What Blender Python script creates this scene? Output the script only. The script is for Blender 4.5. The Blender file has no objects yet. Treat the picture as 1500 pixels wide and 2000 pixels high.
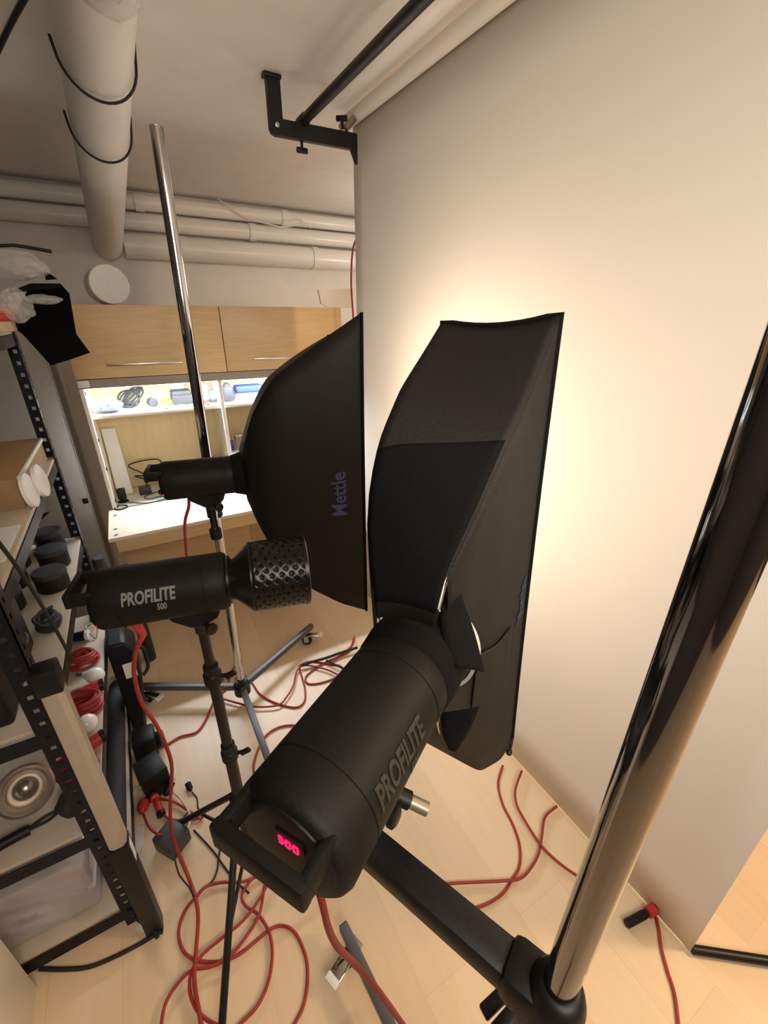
import bpy, bmesh, math, random
from mathutils import Vector, Matrix, noise
random.seed(7)
S = bpy.context.scene
COL = S.collection
PI = math.pi
V = Vector

# ------------------------------------------------------------------ camera
CAM_H = 1.8
FPX, PIT, YAW = 837.0, math.radians(24.64), math.radians(29.91)
cd = bpy.data.cameras.new('camera'); cam = bpy.data.objects.new('camera', cd); COL.objects.link(cam)
cam.location = (0, 0, CAM_H)
cam.rotation_euler = (PI/2 - PIT, math.radians(-0.2), -YAW)
cd.sensor_fit = 'VERTICAL'; cd.sensor_height = 36.0; cd.lens = FPX/2000*36.0
cd.clip_start = 0.01; cd.clip_end = 60
S.camera = cam
_fw = V((math.sin(YAW)*math.cos(PIT), math.cos(YAW)*math.cos(PIT), -math.sin(PIT)))
_rt = V((math.cos(YAW), -math.sin(YAW), 0)); _up = _rt.cross(_fw)
def at(u, v, x=None, y=None, z=None, d=None):
    """world point where the sight line of a photo position meets a real plane (floor, wall, shelf)"""
    r = _rt*(u-750) - _up*(v-1000) + _fw*FPX
    if x is not None: t = x/r.x
    elif y is not None: t = y/r.y
    elif z is not None: t = (z-CAM_H)/r.z
    else: t = d/FPX
    return V((0, 0, CAM_H)) + r*t

# ------------------------------------------------------------------ materials
M = {}
def mat(name, col, rough=0.5, metal=0.0, bump=0.0, scale=60.0, var=0.06, spec=0.5, emit=None, estr=0.0, trans=0.0, alpha=1.0, sheen=0.0, coat=0.0, stretch=(1, 1, 1), ior=1.45):
    m = bpy.data.materials.new(name); m.use_nodes = True
    nt = m.node_tree; N = nt.nodes; L = nt.links
    b = N['Principled BSDF']
    tc = N.new('ShaderNodeTexCoord'); mp = N.new('ShaderNodeMapping'); mp.inputs['Scale'].default_value = stretch
    L.new(tc.outputs['Object'], mp.inputs['Vector'])
    no = N.new('ShaderNodeTexNoise'); no.inputs['Scale'].default_value = scale; no.inputs['Detail'].default_value = 5
    L.new(mp.outputs['Vector'], no.inputs['Vector'])
    rp = N.new('ShaderNodeValToRGB')
    c = V(col)
    lo = c*(1-var); hi = c*(1+var)
    rp.color_ramp.elements[0].color = (*lo, 1); rp.color_ramp.elements[1].color = (min(hi.x, 1), min(hi.y, 1), min(hi.z, 1), 1)
    rp.color_ramp.elements[0].position = .3; rp.color_ramp.elements[1].position = .7
    L.new(no.outputs['Fac'], rp.inputs['Fac']); L.new(rp.outputs['Color'], b.inputs['Base Color'])
    b.inputs['Roughness'].default_value = rough; b.inputs['Metallic'].default_value = metal
    b.inputs['Specular IOR Level'].default_value = spec
    b.inputs['IOR'].default_value = ior
    if trans: b.inputs['Transmission Weight'].default_value = trans
    if alpha < 1: b.inputs['Alpha'].default_value = alpha
    if sheen: b.inputs['Sheen Weight'].default_value = sheen
    if coat: b.inputs['Coat Weight'].default_value = coat
    if emit:
        b.inputs['Emission Color'].default_value = (*emit, 1); b.inputs['Emission Strength'].default_value = estr
    if bump:
        bp = N.new('ShaderNodeBump'); bp.inputs['Strength'].default_value = bump; bp.inputs['Distance'].default_value = .004
        L.new(no.outputs['Fac'], bp.inputs['Height']); L.new(bp.outputs['Normal'], b.inputs['Normal'])
    M[name] = m
    return m

mat('white_paint', (.80, .77, .74), .55, bump=.35, scale=9, var=.03)
mat('darkened_wall', (.07, .07, .075), .7, bump=.2, scale=9)  # unseen walls, colour darkened so the chrome reflects a dark room
mat('duct_paint', (.82, .80, .77), .28, bump=.1, scale=6, var=.02)
mat('backdrop_paper', (.80, .745, .67), .75, bump=.05, scale=3, var=.01)
mat('cabinet_wood', (.66, .47, .25), .42, bump=.04, scale=10, var=.08, stretch=(.6, 4, 9))
mat('interior_wood', (.68, .54, .30), .5, scale=12, var=.05, stretch=(4, 4, .6))
mat('white_laminate', (.80, .76, .68), .38, scale=20, var=.02)
mat('desk_laminate', (.80, .70, .56), .4, scale=14, var=.03, stretch=(.5, 6, 6))
mat('trim_grey', (.34, .30, .26), .45, scale=30)
mat('locker_grey', (.36, .35, .33), .45, scale=25, var=.03)
mat('chrome', (.62, .62, .63), .09, 1.0, scale=4, var=.02)
mat('chrome_dark_reflection', (.33, .33, .34), .08, 1.0, scale=4, var=.02)  # same chrome for the near column, dark reflections put into its colour
mat('steel', (.62, .62, .62), .28, 1.0, scale=40, var=.05)
mat('dark_bowl', (.30, .26, .22), .18, .8, scale=20)
mat('dark_steel', (.10, .10, .10), .35, .7, scale=40)
mat('brass_grey', (.30, .27, .20), .4, .6, scale=50)
mat('flash_black', (.007, .007, .006), .55, bump=.12, scale=260, var=.2, spec=.22)
mat('flash_panel', (.007, .007, .007), .5, spec=.25, scale=80, var=.2)
mat('black_metal', (.009, .009, .010), .4, spec=.4, bump=.06, scale=180, var=.2)
mat('black_plastic', (.008, .008, .008), .45, spec=.35, scale=90, var=.2)
mat('black_rubber', (.018, .018, .018), .7, scale=90, var=.2)
mat('softbox_fabric', (.0105, .0095, .008), .58, bump=.3, scale=320, var=.15, spec=.28)
mat('softbox_flap', (.0045, .0045, .005), .8, bump=.3, scale=320, var=.15, spec=.14)
mat('silver_lining', (.75, .75, .74), .4, .5, scale=40)
mat('leg_grey', (.10, .10, .105), .4, .3, scale=90)
mat('rack_blue', (.007, .0085, .015), .45, .1, spec=.3, bump=.1, scale=120, var=.3)
mat('shelf_board', (.50, .43, .33), .55, scale=18, var=.05)
mat('cardboard', (.34, .21, .10), .75, bump=.1, scale=40, var=.07)
mat('aluminium', (.50, .44, .36), .45, .35, scale=30, var=.03)
mat('red_cable', (.33, .030, .022), .5, scale=60, var=.12)
mat('red_cable_dark', (.15, .014, .012), .45, scale=60, var=.12)
mat('red_plastic', (.45, .03, .03), .4, scale=60, var=.15)
mat('cream_cable', (.62, .50, .32), .55, scale=60)
mat('white_plastic', (.78, .77, .75), .4, scale=60, var=.03)
mat('paper_white', (.80, .80, .78), .7, scale=30, var=.02)
mat('adapter_grey', (.045, .047, .055), .45, scale=60, var=.1)
mat('bag_grey', (.028, .029, .031), .75, bump=.3, scale=120, var=.2)
mat('pouch_blue_grey', (.22, .27, .32), .6, bump=.3, scale=60, var=.15)
mat('case_blue', (.03, .06, .55), .5, bump=.1, scale=50, var=.1)
mat('box_blue', (.04, .08, .45), .45, scale=50, var=.1)
mat('box_light_blue', (.42, .60, .68), .5, scale=50, var=.1)
mat('yellow_card', (.75, .50, .04), .5, scale=50)
mat('orange_foil', (.70, .20, .03), .4, scale=50, var=.2)
mat('red_card', (.60, .05, .03), .5, scale=50)
mat('violet_disc', (.24, .22, .30), .4, scale=50)
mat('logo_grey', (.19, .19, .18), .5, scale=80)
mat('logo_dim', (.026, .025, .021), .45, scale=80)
mat('logo_blue', (.04, .052, .16), .6, scale=80, var=.15)
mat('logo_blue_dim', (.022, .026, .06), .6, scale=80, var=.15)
mat('red_led', (.05, 0, 0), .3, emit=(1.0, .004, .06), estr=3)
mat('red_dot', (.05, 0, 0), .3, emit=(1.0, .02, .05), estr=4)
mat('led_white', (.9, .9, .9), .4, emit=(.86, .92, 1.0), estr=10)
mat('diffuser_lit', (.85, .83, .8), .6, emit=(1.0, .80, .58), estr=.9)
mat('bulb_lit', (.9, .9, .9), .3, emit=(1.0, .74, .48), estr=1.5)
mat('clear_glass', (.95, .95, .95), .05, trans=1.0, scale=10, var=.01)
mat('lamp_bulb_white', (.82, .82, .82), .12, scale=10, var=.02, coat=.5)
mat('matte_black', (.0035, .0032, .003), .85, scale=60, var=.2, spec=.12)
mat('vent_black', (.010, .010, .009), .3, .3, scale=120, var=.2)

def film(name, col, alpha, rough):
    m = mat(name, col, rough, bump=.9, scale=13, var=.05, alpha=alpha); return m
film('plastic_film', (.72, .70, .70), .33, .10)
film('plastic_pack', (.46, .42, .43), .90, .13)

def floor_mat():
    m = bpy.data.materials.new('floor_laminate'); m.use_nodes = True
    N = m.node_tree.nodes; L = m.node_tree.links; b = N['Principled BSDF']
    tc = N.new('ShaderNodeTexCoord')
    mp = N.new('ShaderNodeMapping'); mp.inputs['Rotation'].default_value = (0, 0, PI/2)
    L.new(tc.outputs['Object'], mp.inputs['Vector'])
    br = N.new('ShaderNodeTexBrick'); br.offset = .37
    br.inputs['Color1'].default_value = (.68, .52, .34, 1); br.inputs['Color2'].default_value = (.76, .59, .395, 1)
    br.inputs['Mortar'].default_value = (.66, .48, .30, 1)
    br.inputs['Scale'].default_value = 1.0; br.inputs['Mortar Size'].default_value = .0012
    br.inputs['Brick Width'].default_value = 1.1; br.inputs['Row Height'].default_value = .19; br.inputs['Bias'].default_value = -.1
    L.new(mp.outputs['Vector'], br.inputs['Vector'])
    mp2 = N.new('ShaderNodeMapping'); mp2.inputs['Scale'].default_value = (22, 1.6, 1); L.new(tc.outputs['Object'], mp2.inputs['Vector'])
    no = N.new('ShaderNodeTexNoise'); no.inputs['Scale'].default_value = 2.2; no.inputs['Detail'].default_value = 6; L.new(mp2.outputs['Vector'], no.inputs['Vector'])
    mx = N.new('ShaderNodeMixRGB'); mx.blend_type = 'OVERLAY'; mx.inputs['Fac'].default_value = .10
    L.new(br.outputs['Color'], mx.inputs['Color1']); L.new(no.outputs['Fac'], mx.inputs['Color2'])
    L.new(mx.outputs['Color'], b.inputs['Base Color'])
    b.inputs['Roughness'].default_value = .33
    M['floor'] = m
floor_mat()

# ------------------------------------------------------------------ mesh helpers
def B(): return bmesh.new()
def rotz(a): return Matrix.Rotation(a, 4, 'Z')
def frame(d, up=V((0, 0, 1))):
    d = V(d).normalized()
    if abs(d.dot(up)) > .98: up = V((0, 1, 0)) if abs(d.y) < .9 else V((1, 0, 0))
    x = up.cross(d).normalized(); y = d.cross(x)
    return x, y, d
def box(bm, lo, hi, bevel=0.0, mtx=None, seg=2):
    lo = V(lo); hi = V(hi)
    r = bmesh.ops.create_cube(bm, size=1.0)
    vs = r['verts']
    for v in vs:
        v.co = V(((lo.x+hi.x)/2 + v.co.x*(hi.x-lo.x), (lo.y+hi.y)/2 + v.co.y*(hi.y-lo.y), (lo.z+hi.z)/2 + v.co.z*(hi.z-lo.z)))
    if bevel:
        es = list({e for v in vs for e in v.link_edges})
        r2 = bmesh.ops.bevel(bm, geom=es, offset=bevel, segments=seg, affect='EDGES', profile=.5)
        vs = list({v for f in r2['faces'] for v in f.verts} | {v for v in vs if v.is_valid})
    if mtx is not None:
        bmesh.ops.transform(bm, matrix=mtx, verts=[v for v in vs if v.is_valid])
    return vs
def obox(bm, c, ax, size, bevel=0.0, roll=0.0):
    """box centred at c, its local x along ax"""
    x = V(ax).normalized(); yy = V((0, 0, 1)).cross(x)
    if yy.length < .01: yy = V((0, 1, 0))
    yy.normalize(); zz = x.cross(yy)
    m = Matrix((x, yy, zz)).transposed().to_4x4()
    m = Matrix.Translation(V(c)) @ m @ Matrix.Rotation(roll, 4, 'X')
    s = V(size)/2
    return box(bm, -s, s, bevel, m)
def tube(bm, pts, r, seg=12, closed=False, caps=True, radii=None):
    pts = [V(p) for p in pts]; n = len(pts)
    rings = []
    prev = None
    for i, p in enumerate(pts):
        if closed: d = pts[(i+1) % n]-pts[i-1]
        else: d = pts[min(i+1, n-1)]-pts[max(i-1, 0)]
        d.normalize()
        if prev is None:
            x, y, _ = frame(d)
        else:
            x = prev - d*prev.dot(d)
            if x.length < 1e-6: x, y, _ = frame(d)
            x.normalize(); y = d.cross(x)
        prev = x
        rr = radii[i] if radii else r
        rings.append([bm.verts.new(p + (x*math.cos(a) + y*math.sin(a))*rr) for a in [2*PI*k/seg for k in range(seg)]])
    m = n if closed else n-1
    for i in range(m):
        a = rings[i]; b = rings[(i+1) % n]
        for k in range(seg):
            f = bm.faces.new((a[k], a[(k+1) % seg], b[(k+1) % seg], b[k])); f.smooth = True
    if caps and not closed:
        bm.faces.new(rings[0][::-1]); bm.faces.new(rings[-1])
def cyl(bm, p, q, r, seg=24, r2=None):
    tube(bm, [p, q], r, seg, radii=[r, r if r2 is None else r2])
def lathe(bm, p, ax, prof, seg=32, cap0=True, cap1=True, up=V((0, 0, 1)), sharp=35):
    """prof: list of (distance along axis, radius)"""
    p = V(p); x, y, d = frame(ax, up)
    rings = [[bm.verts.new(p + d*s + (x*math.cos(2*PI*k/seg) + y*math.sin(2*PI*k/seg))*max(r, 1e-5)) for k in range(seg)] for s, r in prof]
    for i in range(len(rings)-1):
        a, b = rings[i], rings[i+1]
        for k in range(seg):
            f = bm.faces.new((a[k], a[(k+1) % seg], b[(k+1) % seg], b[k])); f.smooth = True
    if cap0: bm.faces.new(rings[0][::-1])
    if cap1: bm.faces.new(rings[-1])
def spline(pts, n=8, closed=False):
    pts = [V(p) for p in pts]; out = []
    N = len(pts)
    rng = range(N) if closed else range(N-1)
    for i in rng:
        if closed: p0, p1, p2, p3 = pts[i-1], pts[i], pts[(i+1) % N], pts[(i+2) % N]
        else: p0, p1, p2, p3 = pts[max(i-1, 0)], pts[i], pts[i+1], pts[min(i+2, N-1)]
        for k in range(n):
            t = k/n; t2 = t*t; t3 = t2*t
            out.append(.5*((2*p1) + (p2-p0)*t + (2*p0-5*p1+4*p2-p3)*t2 + (3*p1-p0-3*p2+p3)*t3))
    if not closed: out.append(pts[-1])
    return out
def prism(bm, poly, n, th):
    """polygon (3-D points) extruded by th along n"""
    n = V(n).normalized()*th
    a = [bm.verts.new(V(p)) for p in poly]; b = [bm.verts.new(V(p)+n) for p in poly]
    bm.faces.new(a[::-1]); bm.faces.new(b)
    k = len(poly)
    for i in range(k): bm.faces.new((a[i], a[(i+1) % k], b[(i+1) % k], b[i]))
def blob(bm, c, s, amp=.25, freq=3, seed=0, sub=3):
    r = bmesh.ops.create_icosphere(bm, subdivisions=sub, radius=1.0)
    for v in r['verts']:
        d = v.co.normalized()
        k = 1 + amp*noise.noise(d*freq + V((seed, seed*2.3, 0))) + .5*amp*noise.noise(d*freq*2.7 + V((seed, 0, seed)))
        v.co = V(c) + V((d.x*s[0]*k, d.y*s[1]*k, d.z*s[2]*k))
    for f in bm.faces: f.smooth = True

def obj(name, bm, m, parent=None, bevel=0):
    bmesh.ops.recalc_face_normals(bm, faces=bm.faces[:])
    me = bpy.data.meshes.new(name); bm.to_mesh(me); bm.free()
    me.materials.append(M[m] if isinstance(m, str) else m)
    o = bpy.data.objects.new(name, me); COL.objects.link(o)
    if parent is not None:
        o.parent = parent
        bpy.context.view_layer.update()
        o.matrix_parent_inverse = parent.matrix_world.inverted()
    if bevel:
        md = o.modifiers.new('bevel', 'BEVEL'); md.width = bevel; md.segments = 2; md.limit_method = 'ANGLE'
    # sharp edges for smooth faces
    try: me.set_sharp_from_angle(angle=math.radians(38))
    except Exception: pass
    return o
def tag(o, label, cat, group=None, kind=None):
    o['label'] = label; o['category'] = cat
    if group: o['group'] = group
    if kind: o['kind'] = kind
    return o
def thing(name, loc, label, cat, group=None):
    o = bpy.data.objects.new(name, None); COL.objects.link(o); o.location = loc; o.empty_display_size = .05
    bpy.context.view_layer.update()
    return tag(o, label, cat, group)
def struct(name, bm, m, label=None):
    o = obj(name, bm, m); o['kind'] = 'structure'
    if label: o['label'] = label
    return o
def single(name, bm, m, label, cat, group=None):
    return tag(obj(name, bm, m), label, cat, group)

def text_mesh(txt, height, bold=.0, shear=0.0, squeeze=1.0, extrude=.0004, slices=10):
    cu = bpy.data.curves.new('lettering', 'FONT'); cu.body = txt; cu.size = 1.0; cu.offset = bold; cu.extrude = .002; cu.shear = shear
    cu.resolution_u = 3
    o = bpy.data.objects.new('lettering', cu); COL.objects.link(o)
    dg = bpy.context.evaluated_depsgraph_get(); dg.update()
    me = bpy.data.meshes.new_from_object(o.evaluated_get(dg))
    bpy.data.objects.remove(o)
    bm = B(); bm.from_mesh(me); bpy.data.meshes.remove(me)
    xs = [v.co.x for v in bm.verts]; ys = [v.co.y for v in bm.verts]
    k = height/(max(ys)-min(ys)); x0, y0 = min(xs), min(ys)
    for v in bm.verts:
        v.co = V(((v.co.x-x0)*k*squeeze, (v.co.y-y0)*k, extrude if v.co.z > 0 else 0))
    for i in range(1, slices):
        bmesh.ops.bisect_plane(bm, geom=bm.verts[:]+bm.edges[:]+bm.faces[:], plane_co=(0, height*i/slices, 0), plane_no=(0, 1, 0))
    w = max(v.co.x for v in bm.verts)
    return bm, w

# ------------------------------------------------------------------ room
ZC = 2.672; YB = 4.5
X0, X1, Y0 = -1.15, 3.6, -2.4
bm = B(); box(bm, (X0-.1, Y0-.1, -.1), (X1+.1, YB+.1, 0)); struct('floor', bm, 'floor', 'pale laminate plank floor strewn with cables')
bm = B(); box(bm, (X0-.1, Y0-.1, ZC), (X1+.1, YB+.1, ZC+.1)); struct('ceiling', bm, 'white_paint', 'uneven white painted ceiling')
bm = B(); box(bm, (X0-.1, YB, 0), (X1+.1, YB+.1, ZC)); struct('wall_back', bm, 'white_paint', 'white painted wall behind the cabinet')
bm = B(); box(bm, (X0-.1, Y0, 0), (X0, YB, ZC)); struct('wall_left', bm, 'darkened_wall')
bm = B(); box(bm, (X1, Y0, 0), (X1+.1, YB, ZC)); struct('wall_right', bm, 'darkened_wall')
bm = B(); box(bm, (X0, Y0-.1, 0), (X1, Y0, ZC)); struct('wall_front', bm, 'darkened_wall')

# pipes along the back wall
def wall_pipe(y, z, r, x0, x1, label, collars):
    bm = B(); tube(bm, [(x0, y, z), (x1, y, z)], r, 32)
    o = single('water_pipe', bm, 'duct_paint', label, 'pipe', 'white pipes along the back wall')
    for x in collars:
        b2 = B(); lathe(b2, (x, y, z), (1, 0, 0), [(-.03, r+.001), (-.03, r+.008), (.03, r+.008), (.03, r+.001)], 32); obj('collar', b2, 'duct_paint', o)
    return o
wall_pipe(4.40, 2.585, .055, X0, X1, 'white pipe along the back wall, topmost just under the ceiling', (.35, 1.5))
wall_pipe(4.40, 2.455, .06, X0, X1, 'white pipe along the back wall, middle of the three', (1.2,))
wall_pipe(4.36, 2.285, .085, .185, X1, 'thick white pipe along the back wall, lowest of the three', (.60, 1.75))

# ventilation duct
d0, d1 = V((.128, 1.42, 2.575)), V((.075, 4.34, 2.285))
dd = (d1-d0).normalized()
bm = B(); tube(bm, [d0, d1], .1, 40); duct = single('ventilation_duct', bm, 'duct_paint', 'fat white round duct hung under the ceiling by black straps', 'duct')
def strap(p, sag, lift):
    x, y, _ = frame(dd)
    pts = [p + (V((1, 0, 0))*math.cos(a)*(.105+sag*.2) + V((0, 0, 1))*math.sin(a)*(.102+sag)) for a in [PI*(1.0+lift*.1)+(PI*(1-lift*.02))*k/18 for k in range(19)]]
    pts[0] = pts[0] + V((-.004, 0, .03)); pts[-1] = pts[-1] + V((.008, 0, .05))
    bm = B(); tube(bm, pts, .0042, 8); obj('strap', bm, 'black_rubber', duct)
def duct_at(y): return d0 + dd*((y-d0.y)/dd.y)
strap(duct_at(1.97), .012, .3); strap(duct_at(2.44), .012, 0)
bm = B()
for i in range(2): blob(bm, duct_at(1.52+.05*i)+V((.02*i-.0, 0, -.035)), (.085, .06, .078), .10, 3, i, 3)
obj('plastic_wrap', bm, 'plastic_film', duct)
bm = B(); tube(bm, spline([at(62, -30, z=2.66), at(48, 0, z=2.665), at(20, 52, z=2.667), at(-6, 108, z=2.667)], 6), .0075, 10)
single('ceiling_cable', bm, 'black_rubber', 'black cable running along the ceiling beside the white duct', 'cable')
bm = B(); tube(bm, spline([at(425, 390, y=4.34), at(440, 400, y=4.3), at(478, 425, y=4.3), at(530, 440, y=4.27), at(556, 444, y=4.26), at(598, 437, y=4.28), at(606, 447, y=4.29)], 6), .005, 8)
single('wall_wire', bm, 'white_plastic', 'thin white wire hanging loose across the wall pipes', 'cable')

# ------------------------------------------------------------------ wooden cabinet with fold-down desk
CX0, CX1, CY, CYB, CZ = -.235, 1.28, 2.80, 3.17, 1.845
cab = thing('wall_cabinet', (.5, 3.0, 0), 'light wood cabinet with lit open shelf compartment and fold-down desk', 'cabinet')
bm = B()
box(bm, (CX0, CY+.002, 0), (CX0+.02, CYB, CZ), .001); box(bm, (CX1-.02, CY+.002, 0), (CX1, CYB, CZ), .001)
box(bm, (CX0+.02, CY+.022, CZ-.02), (CX1-.02, CYB, CZ), .001)
box(bm, (CX0+.02, CY+.022, .73), (CX1-.02, CYB, .749), .001)
obj('side_panel', bm, 'white_laminate', cab)
bm = B(); box(bm, (CX0+.02, CYB-.012, .75), (CX1-.02, CYB, CZ-.02)); obj('back_panel', bm, 'interior_wood', cab)
for i, (xa, xb) in enumerate(((CX0, .523), (.527, CX1))):
    bm = B(); box(bm, (xa, CY-.018, 1.492), (xb, CY, CZ), .002); dr = obj('door', bm, 'cabinet_wood', cab)
    hx = (-.083, .285) if i == 0 else (.686, 1.05)
    hb = B(); box(hb, (hx[0], CY-.045, 1.553), (hx[1], CY-.036, 1.563), .002)
    for k in (.04, .96): box(hb, (hx[0]+(hx[1]-hx[0])*k-.005, CY-.04, 1.554), (hx[0]+(hx[1]-hx[0])*k+.005, CY-.018, 1.562))
    obj('handle', hb, 'steel', dr)
bm = B(); box(bm, (CX0, CY-.012, 1.442), (CX1, CY+.03, 1.488), .002); obj('light_rail', bm, 'trim_grey', cab)
bm = B(); box(bm, (CX0+.02, CY+.034, 1.445), (CX1-.02, CYB-.012, 1.465)); obj('top_board', bm, 'white_laminate', cab)
bm = B(); box(bm, (CX0+.03, CY+.04, 1.434), (CX1-.03, CY+.075, 1.444), .002); obj('led_strip', bm, 'led_white', cab)
bm = B(); box(bm, (CX0+.02, CY+.05, 1.270), (.467, CYB-.012, 1.290), .001); obj('shelf', bm, 'white_laminate', cab)
bm = B(); box(bm, (.490, CY+.05, 1.270), (CX1-.02, CYB-.012, 1.290), .001); obj('shelf', bm, 'white_laminate', cab)
bm = B(); box(bm, (.490, CY+.05, .955), (CX1-.02, CYB-.012, .975), .001); obj('shelf', bm, 'white_laminate', cab)
bm = B(); box(bm, (.468, CY+.03, .75), (.489, CYB-.012, 1.444), .001); obj('divider', bm, 'white_laminate', cab)
# open flap
bm = B(); box(bm, (CX0-.022, 2.385, .730), (CX1, CY-.002, .750), .002); fl = obj('fold_down_desk', bm, 'desk_laminate', cab)
for (x, y) in ((CX0+.015, 2.42), (CX0+.012, 2.50), (CX0+.012, 2.70)):
    hb = B(); lathe(hb, (x, y, .7502), (0, 0, 1), [(0, .010), (.0012, .010), (.0014, .004)], 16); obj('lock_fitting', hb, 'steel', fl)
bm = B(); box(bm, (CX0+.005, 2.40, .655), (CX1-.02, 2.418, .729), .001); obj('apron', bm, 'cabinet_wood', cab)
for (xa, xb) in ((CX0, .523), (.527, CX1)):
    bm = B(); box(bm, (xa+.001, CY-.018, .06), (xb-.001, CY, .725), .002); obj('base_door', bm, 'cabinet_wood', cab)
bm = B(); box(bm, (CX0+.02, CY+.03, 0), (CX1-.02, CY+.045, .06)); obj('plinth', bm, 'trim_grey', cab)
hb = B()
box(hb, (CX0+.002, CY-.03, 1.452), (CX0+.055, CY-.013, 1.486), .003); obj('lid_hinge', hb, 'white_plastic', cab)
for z in (.99, 1.16, .79, 1.415):
    hb = B(); lathe(hb, (CX0+.0195, CY+.03, z), (1, 0, 0), [(0, .012), (.004, .012), (.006, .006)], 14); obj('cam_fitting', hb, 'black_plastic', cab)

# contents of the lit shelf
SZ = 1.290
def shelf_pt(u, y=2.93): return at(u, 800, y=y).x
bm = B(); blob(bm, (-.13, 2.93, SZ+.036), (.075, .06, .035), .3, 3, 1); single('mesh_pouch', bm, 'pouch_blue_grey', 'crumpled grey-blue pouch at the left end of the lit shelf', 'pouch')
bm = B()
for i in range(6):
    a = i*.5; c = V((-.02+.006*i, 3.03, SZ+.05+.004*i))
    tube(bm, [c + V((math.cos(t)*.055, math.sin(t)*.035*math.cos(a), .045*math.sin(t+a))) for t in [2*PI*k/20 for k in range(20)]], .005, 6, closed=True)
box(bm, (-.045, 3.01, SZ), (.01, 3.04, SZ+.02), .003)
single('cable_bundle', bm, 'black_rubber', 'tangle of black cable behind the grey-blue pouch on the lit shelf', 'cable')
bm = B(); lathe(bm, (.035, 2.90, SZ), (0, 0, 1), [(0, .034), (.016, .036), (.018, .033)], 24); single('blue_white_tin', bm, 'paper_white', 'low round white tin near the left of the lit shelf', 'tin')
bm = B(); lathe(bm, (.10, 2.99, SZ+.026), (.35, -1, 0), [(-.02, .018), (-.02, .026), (.02, .026), (.024, .020)], 24); single('tape_roll', bm, 'bag_grey', 'small dark round roll standing on the lit shelf', 'roll')
bm = B(); box(bm, (.145, 3.0, SZ), (.215, 3.06, SZ+.028), .002); single('yellow_box', bm, 'yellow_card', 'small yellow carton lying on the lit shelf', 'box')
bg = thing('camera_bag', (.275, 3.02, SZ), 'dark grey camera bag in the middle of the lit shelf', 'bag')
bm = B(); box(bm, (.21, 2.97, SZ), (.345, 3.08, SZ+.062), .012, seg=3); obj('bag_body', bm, 'bag_grey', bg)
bm = B(); box(bm, (.214, 2.966, SZ+.055), (.325, 3.082, SZ+.083), .01, seg=3); obj('lid', bm, 'bag_grey', bg)
bm = B(); tube(bm, spline([(.325, 3.0, SZ+.06), (.36, 2.95, SZ+.03), (.385, 2.9, SZ+.012), (.40, 2.87, SZ+.006)], 6), .006, 8); obj('strap', bm, 'black_rubber', bg)
bm = B(); box(bm, (.22, 3.085, SZ), (.30, 3.15, SZ+.12), .002); single('white_carton', bm, 'paper_white', 'white carton behind the dark grey camera bag', 'box')
for i, (x, y) in enumerate(((.165, 2.89), (.255, 2.90))):
    bm = B(); lathe(bm, (x, y, SZ), (0, 0, 1), [(0, .032), (.009, .033), (.011, .030)], 24)
    single('filter_disc', bm, 'violet_disc', ('flat violet lens filter at the shelf edge, below the yellow carton', 'flat violet lens filter in front of the camera bag')[i], 'lens filter', 'violet filters on the lit shelf')
pk = thing('blister_pack', (.40, 3.0, SZ), 'white and pale blue pack with red foot on the lit shelf', 'pack')
bm = B(); box(bm, (.385, 2.97, SZ+.018), (.425, 3.02, SZ+.11), .002); obj('card', bm, 'box_light_blue', pk)
bm = B(); box(bm, (.384, 2.969, SZ), (.426, 3.021, SZ+.018), .002); obj('red_foot', bm, 'red_card', pk)
for i in range(3):
    bm = B(); box(bm, (.428+.002*i, 2.95+.004*i, SZ+.021*i), (.464-.001*i, 3.06, SZ+.021*i+.020), .002)
    single('flat_box', bm, ('bag_grey', 'box_light_blue', 'box_light_blue')[i], ('dark flat box at the bottom of the stack beside the divider', 'pale blue flat box in the middle of the stack by the divider', 'pale blue flat box on top of the stack by the divider')[i], 'box', 'flat boxes stacked by the divider')
bt = thing('upright_pouch', (.535, 2.95, SZ), 'dark blue-grey upright pouch right of the shelf divider', 'pouch')
bm = B(); box(bm, (.505, 2.93, SZ), (.572, 2.98, SZ+.095), .012, seg=3); obj('pouch_body', bm, 'bag_grey', bt)
bm = B(); lathe(bm, (.538, 2.955, SZ+.09), (0, 0, 1), [(0, .026), (.02, .018), (.026, .01)], 20); obj('pouch_top', bm, 'bag_grey', bt)
bm = B(); box(bm, (.60, 2.98, SZ+.040), (.78, 3.08, SZ+.085), .012, seg=3); single('pencil_case', bm, 'case_blue', 'bright blue soft case lying on papers, right of the divider', 'case')
for i in range(4):
    bm = B(); obox(bm, (.67+.006*i, 3.0, SZ+.005+.010*i), (1, .06*(i-1.5), 0), (.19, .14, .009), .001)
    single('booklet', bm, ('paper_white', 'violet_disc', 'paper_white', 'violet_disc')[i], ('white booklet, lowest under the blue case', 'grey booklet, second from below under the blue case', 'white booklet, third from below under the blue case', 'grey booklet directly under the blue case')[i], 'booklet', 'booklets under the blue case')
for i, (x, y) in enumerate(((.565, 2.93), (.635, 2.97))):
    j = thing('glass_jar', (x, y, .975), ('empty glass jar on the lower shelf, beside the blue packet', 'empty glass jar on the lower shelf, farther from the divider')[i], 'jar', 'glass jars on the lower shelf')
    bm = B(); lathe(bm, (x, y, .9755), (0, 0, 1), [(0, .028), (.006, .031), (.085, .031), (.09, .028), (.0895, .0265), (.08, .028), (.008, .028), (.006, .005)], 24, True, True); obj('jar_body', bm, 'clear_glass', j)
    bm = B(); lathe(bm, (x, y, 1.0655), (0, 0, 1), [(0, .029), (.014, .029), (.015, .027)], 24); obj('lid', bm, 'steel', j)
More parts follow.
